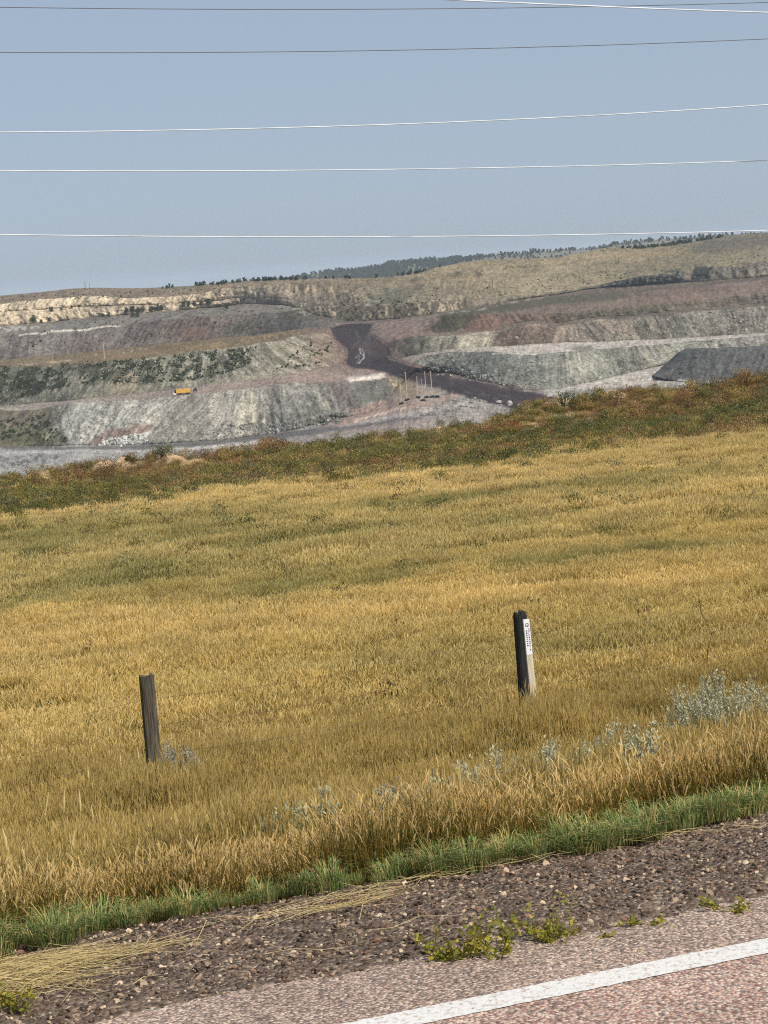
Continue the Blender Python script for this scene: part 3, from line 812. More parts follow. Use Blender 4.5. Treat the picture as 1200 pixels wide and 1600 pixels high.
# the haul road itself
HAUL = [(517, 513), (528, 509), (560, 504), (586, 506), (576, 514), (574, 522), (590, 531), (606, 541), (610, 549), (605, 557), (612, 564), (640, 570), (680, 580), (740, 595), (800, 607), (838, 614), (870, 622), (880, 646), (830, 646), (770, 631), (700, 613), (650, 597), (600, 581), (552, 573), (541, 568), (545, 552), (540, 542), (524, 530), (518, 521)]
paint([(510, 516), (528, 506), (590, 503), (592, 515), (600, 528), (622, 545), (615, 556), (640, 566), (760, 594), (845, 609), (850, 613), (740, 600), (640, 578), (540, 578), (528, 560), (536, 545), (514, 528)], (130, 110, 99), 2.5, .9)
paint(HAUL, (60, 49, 56), 1.5, 1.0)
stroke([(516, 512), (520, 528), (536, 540), (542, 552), (538, 568)], 2.5, (74, 58, 54), 1, .8)
stroke([(578, 512), (578, 520), (594, 530), (612, 541), (616, 550), (608, 558), (640, 567), (700, 581), (780, 600), (842, 611)], 2.0, (78, 60, 56), 1, .85)
paint([(575, 520), (590, 531), (608, 543), (606, 556), (580, 560), (560, 540)], (84, 70, 70), 3, .7)
paint([(560, 572), (600, 572), (660, 586), (720, 605), (800, 625), (850, 632), (830, 642), (700, 609), (620, 588)], (50, 46, 52), 3, .8)
stroke([(552, 545), (563, 530), (556, 515)], 2, (108, 100, 96), 1.5, .5)
stroke([(562, 545), (564, 553), (569, 560), (563, 568)], 1.3, (176, 176, 180), .8, .9)
stroke([(564, 543), (569, 552), (567, 564)], 1.1, (170, 170, 176), .8, .9)
stroke([(556, 560), (562, 556), (560, 568)], 1.0, (150, 150, 156), .8, .8)
for off, rgb in ((0, (96, 86, 86)), (5, (44, 40, 46)), (9, (48, 44, 50)), (13, (92, 84, 86)), (18, (100, 92, 90)), (22, (50, 46, 52))):
    stroke([(620, 575 + off * .6), (700, 590 + off * .8), (780, 606 + off), (850, 616 + off * 1.2)], 1.8, rgb, 1.5, .5, hf2)
_l = MC.mean(-1, keepdims=True)
MC[:] = (MC * .86 + _l * .14) * np.array([1.03, .97, .915])
_l = MC.mean(-1, keepdims=True)
_d = np.where((MBd >= 5) & (MBd <= 6), .34, .08)[..., None]
MC[:] = MC * (1 - _d) + _l * np.array([1.05, 1.0, .88]) * _d
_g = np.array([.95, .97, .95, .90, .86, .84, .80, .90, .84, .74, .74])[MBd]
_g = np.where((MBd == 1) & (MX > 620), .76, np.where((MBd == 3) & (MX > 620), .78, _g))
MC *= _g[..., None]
MC[:] = np.clip(MC, .012, .8)

# split the mesh into setting objects: each bank, bench, highwall, hill, road
nr, ncol = MY.shape
quads = grid_faces(nr, ncol)
Vflat = MP.reshape(-1, 3); Cflat = MC.reshape(-1, 3)
yc = .25 * (MY[:-1, :-1] + MY[1:, :-1] + MY[:-1, 1:] + MY[1:, 1:]); xc = .5 * (MX[:-1, :-1] + MX[:-1, 1:])
hmask = (polydist(xc, yc, HAUL) > 0).ravel()
bq = MBd[:-1, :-1].ravel()
def submesh(name, sel, mat, label):
    q = quads[sel]
    idx, inv = np.unique(q, return_inverse=True)
    me = mesh_np(name, Vflat[idx], inv.reshape(-1, 4), Cflat[idx])
    return tag(link(name, me, mat), label, kind='structure')
submesh('haul_road', hmask, M['haul'], 'dark winding coal haul road climbing through the mine')
for b, nm, lb in ((0, 'pit_floor', 'grey pit floor with dusty vehicle tracks'), (1, 'spoil_bank', 'lowest pale grey spoil bank above the pit floor'),
                  (2, 'mine_bench', 'dusty bench road on top of the lowest spoil bank'), (3, 'spoil_bank', 'middle spoil bank with dark weeds and gullies'),
                  (4, 'mine_bench', 'ochre grassed bench behind the middle spoil bank'), (5, 'spoil_bank', 'upper brown and lilac spoil heaps'),
                  (6, 'mine_bench', 'high reddish brown bench below the highwall'), (7, 'highwall', 'lower lift of the tan and dark highwall'),
                  (8, 'highwall', 'upper lift of the tan highwall'), (9, 'hill', 'dry grassy rolls above the highwall'), (10, 'hill', 'dry grassy hills on the skyline')):
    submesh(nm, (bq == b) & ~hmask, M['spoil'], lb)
# hidden rest of the pit floor towards the rim, and land behind the skyline
q0 = MP[0]; fl = np.stack([q0 * np.array([.2, .2, 0]) + np.array([0, 0, -80.]), q0 - np.array([0, 0, .0])])
tag(link('pit_floor', mesh_np('pit_floor_near', fl.reshape(-1, 3), grid_faces(2, ncol), np.tile(lin(146, 146, 143), (2 * ncol, 1))), M['spoil']), 'near part of the grey pit floor below the rim', kind='structure')
qs = MP[-1]
bk = np.stack([qs, qs * np.array([1.25, 1.25, 0]) + np.array([0, 0, 1]) * (qs[:, 2:3] - 25), qs * np.array([2.6, 2.6, 0]) + np.array([0, 0, -60.])])
tag(link('hill', mesh_np('hill_back', bk.reshape(-1, 3), grid_faces(3, ncol), np.tile(lin(138, 126, 98), (3 * ncol, 1))), M['spoil']), 'dry plain behind the skyline', kind='structure')
def mine_pt(x, y):
    """terrain point seen at a photo position"""
    j = int(round((x - XS[0]) / 1.3)); i = int(np.argmin(np.abs(MY[:, j] - y)))
    return MP[i, j].copy()

# far wooded ridges ------------------------------------------------------------
def ridge(name, label, top, Y0, m, rgb, depth_px=34):
    a = np.array(top, float)
    xs = np.arange(a[0, 0], a[-1, 0] + .1, 2.0)
    yt = np.interp(xs, a[:, 0], a[:, 1]) + (fbm(xs * .05, xs * 0, 3, int(Y0)) - .5) * 2
    rows, cols = [], []
    k1 = -ray(xs, yt)[:, 2]
    for j in range(15):
        y = yt + depth_px * (1 - j / 14)
        k = -ray(xs, y)[:, 2]
        Yr = Y0 * (k1 + m) / (k + m)
        n = (fbm(xs * .04, xs * 0 + j * .35, 3, 7) - .5) * Y0 * .01
        rows.append(ray(xs, y) * (Yr)[:, None] + np.array([0, 0, CAMZ]) + np.stack([0 * n, n, 0 * n], -1))
        v = fbm(xs * .06, xs * 0 + j * .4, 3, 71)
        cols.append(lin(*rgb)[None] * (.8 + .5 * v)[:, None])
    P = np.stack(rows)
    rows.append(rows[-1] * np.array([1.2, 1.2, 1]) - np.array([0, 0, 120])); cols.append(cols[-1])
    P = np.stack(rows)
    o = link(name, mesh_np(name, P.reshape(-1, 3), grid_faces(*P.shape[:2]), np.stack(cols).reshape(-1, 3)), M['spoil'])
    tag(o, label, kind='structure')
    return P, xs
rA, xA = ridge('hill', 'distant wooded ridge right of centre', [(300, 448), (380, 440), (430, 436), (470, 430), (510, 426), (560, 422), (590, 417), (610, 411), (650, 408), (690, 405), (740, 402), (790, 401), (860, 406), (900, 410)], 5600, .14, (112, 112, 96))
rB, xB = ridge('hill', 'distant ridge with scattered trees on the right', [(680, 420), (740, 404), (790, 397), (830, 393), (880, 390), (930, 387), (970, 380), (1010, 376), (1060, 372), (1100, 369), (1150, 366), (1200, 366), (1300, 366)], 4600, .14, (116, 114, 104))

# ================================================================== VEGETATION BUILDERS
def leafcloud(n, rx, rz, z0, leaf, c0, c1, seed, clumps=9, up=0.3, aspect=2.0):
    """leaf-sized faces gathered in clumps through a crown volume"""
    r = np.random.default_rng(seed)
    cen = []
    for _ in range(clumps):
        a = r.uniform(0, 2 * np.pi); q = r.uniform(.1, .85) ** .7; h = r.uniform(0, 1)
        rr = rx * q * (1 - .45 * h)
        cen.append((math.cos(a) * rr, math.sin(a) * rr, z0 + rz * h * .85, r.uniform(.3, .55) * rx, r.uniform(.75, 1.2)))
    mb = MB()
    for i in range(n):
        cx, cy, cz, cs, cb = cen[r.integers(len(cen))]
        d = r.normal(size=3); d /= np.linalg.norm(d)
        q = cs * r.uniform(.3, 1) ** .5
        p = np.array([cx, cy, cz]) + d * q * np.array([1, 1, .75 * min(1.6, rz / rx + .4)])
        if p[2] < .01: p[2] = abs(p[2]) * .5 + .01
        ax = r.normal(size=3); ax[2] += up * 3; ax /= np.linalg.norm(ax)
        sd = np.cross(ax, r.normal(size=3)); sd /= np.linalg.norm(sd) + 1e-9
        L = leaf * r.uniform(.6, 1.4); W = L / aspect
        f = r.uniform(0, 1)
        c = tuple((np.array(c0) * (1 - f) + np.array(c1) * f) * cb)
        mb.add([p - sd * W * .25, p + sd * W * .25, p + ax * L * .6 + sd * W * .5, p + ax * L, p + ax * L * .6 - sd * W * .5], [(0, 1, 2, 3, 4)], c)
    return mb

def grass_clump(n, rad, h, w, seed, stem=(lin(128, 116, 60), lin(178, 156, 92)), head=(lin(222, 198, 134), lin(250, 232, 186)), head_l=.07, head_w=.009, lean=.18, headp=.5, green=.28, bladep=.75):
    r = np.random.default_rng(seed)
    mb = MB()
    for i in range(n):
        a = r.uniform(0, 2 * np.pi); q = rad * math.sqrt(r.uniform())
        bx, by = q * math.cos(a), q * math.sin(a)
        hh = h * r.uniform(.55, 1.12)
        la, lm = r.uniform(0, 2 * np.pi), lean * r.gamma(1.6, .6)
        lx, ly = math.cos(la) * lm * hh - .03 * hh, math.sin(la) * lm * hh
        f = r.uniform()
        sc = stem[0] * (1 - f) + stem[1] * f
        if r.uniform() < green: sc = lin(92, 100, 46) * r.uniform(.7, 1.2)
        fa = r.uniform(0, np.pi)
        side = (math.cos(fa), math.sin(fa) , 0)
        P = [(bx, by, 0), (bx + lx * .25, by + ly * .25, hh * .5), (bx + lx, by + ly, hh)]
        mb.ribbon(P, [w * 1.3, w, w * .6], side, [tuple(sc * .9), tuple(sc), tuple(sc * 1.1)])
        if r.uniform() < bladep:      # a leaf blade from the stem
            la2 = r.uniform(0, 2 * np.pi); bl = hh * r.uniform(.3, .55); z1 = hh * r.uniform(.1, .4)
            ox, oy = math.cos(la2), math.sin(la2)
            q0 = (bx + lx * .15, by + ly * .15, z1)
            mb.ribbon([q0, (q0[0] + ox * bl * .3, q0[1] + oy * bl * .3, z1 + bl * .7), (q0[0] + ox * bl * .75, q0[1] + oy * bl * .75, z1 + bl * .75)],
                      [w * 1.6, w * 1.4, w * .3], (-oy, ox, .2), [tuple(sc * .85), tuple(sc), tuple(sc * 1.05)])
        if r.uniform() < headp:
            f = r.uniform(); hc = head[0] * (1 - f) + head[1] * f
            hl = head_l * r.uniform(.6, 1.4)
            dx, dy = lx * .35 + r.uniform(-.3, .3) * hl, ly * .35 + r.uniform(-.3, .3) * hl
            T0 = np.array(P[2])
            for sd in (side, (-side[1], side[0], 0)):
                mb.ribbon([T0 - (0, 0, .01), T0 + (dx * .4, dy * .4, hl * .5), T0 + (dx, dy, hl)], [head_w * .5, head_w, head_w * .25], sd, [tuple(hc * .9), tuple(hc), tuple(hc * 1.05)])
    return mb.mesh('clump_%d' % seed)

def zone(n, s0, s1, half=lambda s: 1.2 + s * .23, ax=.347):
    """random points over the part of the field in and a little beside the view"""
    s = rng.uniform(s0, s1, n * 3)
    wmax = half(s1)
    keep = rng.uniform(0, 1, len(s)) < half(s) / wmax
    s = s[keep][:n]
    t = s * ax + rng.uniform(-1, 1, len(s)) * half(s)
    return s, t

def ground_pts(s, t):
    x, y = xy_of(s, t)
    return np.stack([x, y, ground(x, y)], -1)

def blob(P, lst):
    """green or brown patches placed where the photo shows them"""
    m = np.zeros(len(P))
    for px, py, rx, ry in lst:
        d = ray(px, py)
        # meet the field
        Ys = np.linspace(6, 120, 4000)
        g = ground(d[0] * Ys, Ys, False) - (CAMZ + d[2] * Ys)
        i = int(np.argmax(g > 0)); Yh = Ys[i]
        c = np.array([d[0] * Yh, Yh])
        sx = rx / FPX * Yh * 1.15
        sy = ry / max(60, -d[2] * FPX) * Yh * 1.9
        q = ((P[:, 0] - c[0]) / sx) ** 2 + ((P[:, 1] - c[1] - (P[:, 0] - c[0]) * .1) / sy) ** 2
        m = np.maximum(m, np.exp(-q))
    return m
GREENS = [(70, 870, 120, 22), (200, 925, 90, 16), (440, 945, 70, 14), (300, 850, 130, 16), (720, 800, 110, 9), (560, 845, 120, 12), (780, 832, 70, 10), (900, 905, 90, 10), (1060, 885, 110, 12),
          (1150, 800, 70, 8), (820, 910, 50, 8), (620, 925, 70, 10), (60, 960, 60, 10), (950, 765, 80, 6), (430, 860, 110, 14), (1000, 790, 60, 6)]
YELLOWS = [(250, 800, 160, 14), (700, 770, 200, 12), (430, 745, 90, 8), (1000, 700, 140, 10), (520, 890, 60, 8), (1060, 940, 120, 16), (150, 1010, 160, 25), (620, 985, 200, 22)]

def add_grass(name, label, n, s0, s1, protos, sc, tints, half=lambda s: 1.2 + s * .23, keep=None, hsc=1.0):
    s, t = zone(n, s0, s1, half)
    if keep is not None:
        k = keep(s, t); s, t = s[k], t[k]
    P = ground_pts(s, t)
    n = len(P)
    g = blob(P, GREENS); yl = blob(P, YELLOWS)
    pn1 = fbm(s * .12, t * .07, 3, 201); pn2 = fbm(s * .9, t * .9, 2, 202)
    gm = np.clip(g * .95 + sstep(.52, .68, pn1) * .4 + (fbm(s * .5, t * .35, 3, 207) - .5) * .9 * (g + .25), 0, 1)
    ym = np.clip(yl * .8 + sstep(.55, .3, pn1) * .4, 0, 1)
    base = np.array(tints['base'])[None] * np.ones((n, 1))
    c = base * (1 - gm[:, None]) + np.array(tints['green'])[None] * gm[:, None]
    c = c * (1 - ym[:, None] * (1 - gm[:, None])) + np.array(tints['yellow'])[None] * (ym * (1 - gm))[:, None]
    c = c * (.82 + .36 * pn2)[:, None] * rng.uniform(.88, 1.12, n)[:, None]
    hs_ = rng.uniform(.8, 1.15, n) * (.66 + .64 * fbm(s * .8, t * .6, 3, 203)) * (1 - .12 * g) * (1 + sum(.55 * np.exp(-((P[:, 0] - a) / .5) ** 2 - ((P[:, 1] - b) / .9) ** 2) for a, b in ((-1.88, 16.6), (1.2, 17.9))))
    scl = np.stack([np.full(n, 1.0) * rng.uniform(.9, 1.1, n)] * 2 + [hs_ * hsc], -1) * sc
    rot = np.stack([rng.uniform(-.06, .06, n), rng.uniform(-.06, .06, n), rng.uniform(0, 6.28, n)], -1)
    o = scatter(name, P, rot, scl, rng.integers(0, len(protos.objects), n), c, protos)
    return tag(o, label, 'grass', kind='stuff')

def under(px, ytop, h, y0=6.8):
    """ground point of a plant of height h whose top shows at a photo position"""
    d = ray(px, ytop)
    Ys = np.linspace(y0, 60, 6000)
    f = CAMZ + d[2] * Ys - ground(d[0] * Ys, Ys)
    ok = np.abs(f - h) < .02
    i = int(np.nonzero(ok)[0][-1]) if ok.any() else int(np.argmin(np.abs(f - h)))
    return np.array([d[0] * Ys[i], Ys[i], ground(np.array(d[0] * Ys[i]), np.array(Ys[i])).item()])
SAGE = [('largest pale sagebrush, in the grass at the right edge', 1128, 1062, 140, .66, 0), ('grey sagebrush left of the largest pale one', 1006, 1140, 50, .55, 1), ('slim grey sagebrush below the marker stake', 946, 1126, 46, .55, 2),
        ('broad silvery sagebrush right of centre above the verge', 765, 1182, 90, .52, 3), ('silvery sagebrush between the broad one and the slim one', 872, 1168, 80, .52, 4), ('small blue grey sagebrush left of the broad silvery one', 668, 1228, 28, .45, 5),
        ('blue grey sagebrush leftmost above the green verge', 432, 1256, 50, .45, 6), ('sparse blue grey sagebrush near the middle above the verge', 508, 1254, 46, .45, 7), ('dim grey sagebrush left of centre right in tall straw', 590, 1240, 40, .44, 8),
        ('dark grey sagebrush cut by the right edge', 1203, 1075, 60, .66, 9), ('grey sagebrush at the foot of the cracked post', 275, 1170, 60, .5, 10)]
SAGE = [(a, b, c, d, e + .08, f) for a, b, c, d, e, f in SAGE]
SAGE_P = [under(q[1], q[2], q[4]) for q in SAGE]
SAGE_W = [max(.14, q[3] / FPX * p[1]) for q, p in zip(SAGE, SAGE_P)]
def clear_of_sage(s, t):
    x, y = xy_of(s, t); k = np.ones(len(s), bool)
    for p, w in zip(SAGE_P, SAGE_W):
        k &= ~((np.abs(x - p[0]) < w * .5) & (y - p[1] > -w * .5 - 1.3) & (y - p[1] < w * .4) & (rng.uniform(0, 1, len(s)) < .9))
    return k
near_p = protos_collection('near_grass', [grass_clump(150, .16, .37, .0018, 300 + i, head_l=.05, head_w=.0052, green=.4, lean=.13, bladep=.38) for i in range(6)], M['grass'])
mid_p = protos_collection('mid_grass', [grass_clump(160, .21, .37, .0028, 320 + i, head_w=.0085, head_l=.055, lean=.24) for i in range(6)], M['grass'])
far_p = protos_collection('far_grass', [grass_clump(130, .36, .35, .0068, 340 + i, head_w=.015, head_l=.08, lean=.24) for i in range(6)], M['grass'])
T1 = dict(base=(.80, .72, .58), green=(.58, .61, .44), yellow=(.90, .81, .66))
T2 = dict(base=(.66, .605, .42), green=(.49, .53, .35), yellow=(.76, .70, .50))
T3 = dict(base=(.88, .825, .62), green=(.53, .565, .41), yellow=(.99, .925, .74))
T4 = dict(base=(.90, .865, .71), green=(.55, .585, .44), yellow=(1.02, .975, .85))
vk = lambda s, t: clear_of_sage(s, t) & (s > 6.42 + (fbm(t * 1.3, t * 0, 2, 15) - .5) * .5) & (rng.uniform(0, 1, len(s)) < 1 - .9 * sstep(8, 11, s))
add_grass('grass_roadside', 'tall straw coloured grass next to the green roadside verge', 2100, 6.3, 11, near_p, 1.0, T1, keep=vk, hsc=.66, half=lambda s: 2.2 + s * .23)
add_grass('grass_slope', 'olive and gold grass around the fence posts', 6800, 8, 22, near_p, 1.0, T2, keep=lambda s, t: clear_of_sage(s, t) & (rng.uniform(0, 1, len(s)) < sstep(7.5, 11, s) * (1 - .7 * sstep(19.5, 22, s))), hsc=1.0)
add_grass('grass_field', 'golden ripe grass beyond the fence posts', 9400, 19.5, 42, mid_p, 1.0, T3)
add_grass('grass_far', 'pale far grass below the weedy rim', 12000, 42, 86, far_p, 1.0, T4, keep=lambda s, t: s < weed_edge(t) + rng.uniform(-3, 3, len(s)))

# green verge tufts ------------------------------------------------------------
def tuft(n, rad, h, w, seed, cols):
    r = np.random.default_rng(seed); mb = MB()
    for i in range(n):
        a = r.uniform(0, 6.28); q = rad * math.sqrt(r.uniform())
        b = np.array([q * math.cos(a), q * math.sin(a), 0]); hh = h * r.uniform(.5, 1.15)
        la = a + r.normal() * .6; lm = hh * r.uniform(.15, .8)
        d = np.array([math.cos(la), math.sin(la), 0])
        c = cols[r.integers(len(cols))] * r.uniform(.75, 1.25)
        mb.ribbon([b, b + d * lm * .25 + (0, 0, hh * .55), b + d * lm * .7 + (0, 0, hh * .9), b + d * lm * 1.15 + (0, 0, hh * .92)], [w, w * 1.1, w * .8, w * .15], (-d[1], d[0], .1),
                  [tuple(c * .85), tuple(c), tuple(c * 1.05), tuple(c * 1.15)])
    return mb.mesh('tuft_%d' % seed)
gcols = [lin(118, 140, 74), lin(138, 154, 90), lin(100, 124, 62), lin(156, 166, 108), lin(120, 138, 84), lin(206, 188, 128), lin(186, 160, 104)]
tuft_p = protos_collection('verge_tuft', [tuft(90 + 14 * i, .06 + .008 * i, .085 + .012 * i, .0026 + .0004 * i, 400 + i, gcols) for i in range(6)], M['grass'])
def verge_s(t): return 6.12 + (fbm(t * 1.1, t * 0, 3, 15) - .5) * .34
n = 1700
t = rng.uniform(-4, 10, n); s = verge_s(t) + np.abs(rng.normal(0, .10, n)) - .04
dens = fbm(t * 1.6, s * .5, 2, 19)
k = rng.uniform(0, 1, n) < np.clip((dens - .25) * 3.5, .4, 1); s, t = s[k], t[k]; n = len(s)
P = ground_pts(s, t); P[:, 2] = np.maximum(P[:, 2], np.interp(s, _ss, _zz) - .01)
sz = rng.uniform(.35, .95, n) * (.25 + 1.1 * fbm(t * 1.5, s * 1.5, 2, 23))
tn = np.array([1, 1, 1.0])[None] * rng.uniform(.75, 1.15, n)[:, None]
tag(scatter('grass_verge', P, np.stack([rng.uniform(-.2, .2, n), rng.uniform(-.2, .2, n), rng.uniform(0, 6.28, n)], -1), np.stack([sz, sz, sz], -1), rng.integers(0, 6, n), tn, tuft_p),
    'short blue green grass fringe along the gravel edge', 'grass', kind='stuff')

# gravel stones ---------------------------------------------------------------
def rock_mesh(seed, sub=1, flat=.7, c=(1, 1, 1)):
    import bmesh
    r = np.random.default_rng(seed)
    bm = bmesh.new(); bmesh.ops.create_icosphere(bm, subdivisions=sub, radius=1)
    ax = r.uniform(.65, 1.25, 3) * np.array([1, 1, flat])
    for v in bm.verts:
        q = r.uniform(.78, 1.18)
        v.co = Vector((v.co.x * ax[0] * q, v.co.y * ax[1] * q, v.co.z * ax[2] * q))
    me = bpy.data.meshes.new('rock_%d' % seed); bm.to_mesh(me); bm.free()
    a = me.color_attributes.new('col', 'FLOAT_COLOR', 'POINT')
    a.data.foreach_set('color', np.tile(np.array([*c, 1], np.float32), len(me.vertices)))
    return me
stone_p = protos_collection('gravel_stone', [rock_mesh(500 + i, 1, .65) for i in range(6)], M['stone_i'])
n = 62000
t = rng.uniform(-3.2, 8.5, n); s = 5.1 + rng.uniform(0, 1, n) ** .9 * 1.25
x, y = xy_of(s, t); z = gravel_z(s, t)
size = .0024 + .0037 * rng.gamma(1.4, .5, n); size = np.minimum(size, .012)
pal = np.array([lin(100, 88, 80), lin(136, 120, 108), lin(164, 148, 132), lin(76, 66, 60), lin(198, 184, 166), lin(130, 104, 92), lin(112, 106, 98)])
tint = pal[rng.choice(7, n, p=[.28, .22, .12, .22, .05, .06, .05])] * np.array([1.16, 1.06, .92]) * rng.uniform(.62, 1.12, n)[:, None]
tag(scatter('gravel', np.stack([x, y, z + size * .1], -1), rng.uniform(0, 6.28, (n, 3)) * np.array([.12, .12, 1]), np.stack([size] * 3, -1), rng.integers(0, 6, n), tint, stone_p),
    'loose dark and pale gravel stones on the shoulder', 'gravel', kind='stuff')

# dry straw lying on the gravel -------------------------------------------------
def at_ground(px, py):
    d = ray(px, py)
    Ys = np.concatenate([np.linspace(3, 30, 4000), np.linspace(30, 130, 3000)])
    g = ground(d[0] * Ys, Ys) - (CAMZ + d[2] * Ys)
    i = int(np.argmax(g > 0)); Yh = Ys[i]
    return np.array([d[0] * Yh, Yh, ground(np.array(d[0] * Yh), np.array(Yh)).item()])
mb = MB()
def straw_bunch(px, py, n, spread, ln, ang):
    c = at_ground(px, py)
    for i in range(int(n * (1.2 if px < 150 else (.07 if px < 450 else .4)))):
        p = c[:2] + rng.normal(0, 1, 2) * spread
        a = ang + rng.normal() * (.4 if rng.uniform() < .6 else 1.3); L = ln * rng.uniform(.15, 1.1)
        d = np.array([math.cos(a), math.sin(a)]); cv = rng.normal() * .35
        pts = []
        for f in (-.5, -.2, .1, .5):
            q = p + d * L * f + np.array([-d[1], d[0]]) * cv * L * (f * f)
            ss, tt = s_of(*q), t_of(*q)
            zz = gravel_z(np.array(ss), np.array(tt)).item() if ss > 5.1 else .0
            pts.append((q[0], q[1], zz + .012 + rng.uniform(0, .018)))
        col = tuple((lin(220, 198, 140) if rng.uniform() < .75 else lin(160, 134, 92)) * rng.uniform(.55, 1.1))
        mb.ribbon(pts, [.0012, .0018, .0018, .0008], (-d[1], d[0], .3), col)
RA = math.radians(20)
for px, py, n, sp_, ln, an in ((40, 1530, 150, (.10, .09), .5, RA + .05), (120, 1505, 110, (.12, .06), .45, RA), (30, 1560, 90, (.1, .06), .4, RA), (200, 1480, 50, (.12, .05), .4, RA + .1),
                          (300, 1462, 40, (.12, .04), .4, RA), (420, 1440, 60, (.10, .04), .45, RA + .15), (520, 1425, 90, (.07, .03), .45, RA + .25), (570, 1405, 60, (.05, .02), .35, RA + .3),
                          (700, 1365, 30, (.1, .02), .35, RA), (800, 1345, 30, (.1, .02), .35, RA), (900, 1325, 26, (.1, .02), .35, RA), (1000, 1310, 26, (.1, .02), .35, RA), (1120, 1300, 26, (.12, .02), .4, RA),
                          (640, 1380, 30, (.08, .02), .3, RA + .1), (250, 1560, 14, (.15, .04), .3, RA), (900, 1500, 8, (.2, .04), .08, RA), (560, 1470, 8, (.2, .08), .4, RA)):
    straw_bunch(px, py, n, np.array(sp_), ln, an)
tag(link('straw', mb.mesh('straw'), M['leaf']), 'bleached dry straw lying flat on the gravel', 'straw', kind='stuff')

# ---------------------------------------------------------------- weeds along the rim
weed_cols = [(lin(110, 112, 66), lin(142, 138, 86)), (lin(160, 140, 86), lin(188, 166, 108)), (lin(150, 114, 82), lin(176, 138, 102)), (lin(122, 102, 70), lin(152, 128, 90)), (lin(110, 114, 84), lin(138, 140, 108)), (lin(140, 132, 72), lin(168, 152, 88))]
weed_p = protos_collection('rim_weed', [leafcloud(420, .5, .55, .02, .062, weed_cols[i % 6][0], weed_cols[i % 6][1], 600 + i, clumps=12, up=.6, aspect=2.6).mesh('weed_%d' % i) for i in range(12)], M['leaf_i'])
s, t = zone(7000, 76, 107, half=lambda s: 3 + s * .24)
k = s > weed_edge(t) + rng.uniform(-2.5, 2.5, len(s)); s, t = s[k], t[k]
bare = sstep(.6, .72, fbm(s * .35 + 9, t * .18, 3, 55)) + sstep(.12, .4, mound_w(*xy_of(s, t), s)) * .9
k = rng.uniform(0, 1, len(s)) > bare * .9; s, t = s[k], t[k]; n = len(s)
zn = fbm(s * .16, t * .08, 3, 61) + rng.normal(0, .11, n)
red = (vnoise(t * .07 + 5, s * .25, 66) > .56)
idx = np.select([zn < .36, zn < .46, zn < .56, zn < .62], [3, np.where(red, 2, 5), np.where(red, 1, 0), 4], 0)
idx = np.where(rng.uniform(0, 1, n) < .22, rng.choice([0, 1, 4, 5, 3], n), idx) + 6 * rng.integers(0, 2, n)
P = ground_pts(s, t)
sz = rng.uniform(.35, 1.15, n) * (.7 + .6 * fbm(s * .3, t * .3, 2, 63))
scl = np.stack([sz * rng.uniform(.9, 1.4, n), sz * rng.uniform(.9, 1.4, n), sz * rng.uniform(.6, 1.05, n)], -1)
tint = rng.uniform(.62, 1.1, n)[:, None] * np.array([[.97, .96, .9]])
tag(scatter('weeds', P, np.stack([0 * s, 0 * s, rng.uniform(0, 6.28, n)], -1), scl, idx, tint, weed_p), 'mixed green, ochre and rust coloured weeds covering the rim', 'weeds', kind='stuff')

s, t = zone(520, 14, 80)
n = len(s); sz = rng.uniform(.25, .6, n) * (1 + s / 120)
tint = np.array([[.95, .95, .85]]) * rng.uniform(.6, 1.1, n)[:, None]
tag(scatter('field_weeds', ground_pts(s, t), np.stack([0 * s, 0 * s, rng.uniform(0, 6.28, n)], -1), np.stack([sz * 1.2, sz * 1.2, sz * 1.0], -1), rng.choice([0, 3, 4, 5, 9, 10], n), tint, weed_p), 'low olive and brown weeds mixed into the golden field', 'weeds', kind='stuff')

s, t = zone(1500, 78, 104, half=lambda s: 3 + s * .24)
k = (s > weed_edge(t) - 1) & (mound_w(*xy_of(s, t), s) < .25); s, t = s[k], t[k]; n = len(s)
sz = rng.uniform(.7, 1.3, n)
tint = np.array([[.8, .74, .6]]) * rng.uniform(.7, 1.15, n)[:, None] * np.where(rng.uniform(0, 1, n) < .45, 1, 0)[:, None] + np.array([[.72, .78, .55]]) * 0
tint = np.where(tint.sum(1, keepdims=True) == 0, np.array([[.5, .52, .36]]), tint)
tag(scatter('grass_rim', ground_pts(s, t), np.stack([0 * s, 0 * s, rng.uniform(0, 6.28, n)], -1), np.stack([sz * .9, sz * .9, sz * .85], -1), rng.integers(0, 6, n), tint, far_p), 'dry grass growing between the rim weeds', 'grass', kind='stuff')

# single bushes that stand out along the rim
def bush(name, label, cat, base, rx, rz, leaf, c0, c1, seed, nl=850, clumps=18, up=.6, aspect=2.4, stem_c=(.12, .09, .06), group=None):
    e = empty(name, base)
    r = np.random.default_rng(seed)
    mb = MB()
    for i in range(7):
        a = r.uniform(0, 6.28); q = r.uniform(.2, .8)
        mb.tube([(0, 0, -.05 * rz), (math.cos(a) * rx * q * .4, math.sin(a) * rx * q * .4, rz * .45), (math.cos(a) * rx * q * .8, math.sin(a) * rx * q * .8, rz * .85)], [rx * .03, rx * .02, rx * .008], 5, stem_c)
    link('stem', mb.mesh('stem'), M['plain'], e)
    link('foliage', leafcloud(nl, rx, rz, .03 * rz, leaf, c0, c1, seed, clumps, up, aspect).mesh('foliage'), M['leaf'], e)
    return tag(e, label, cat, group)

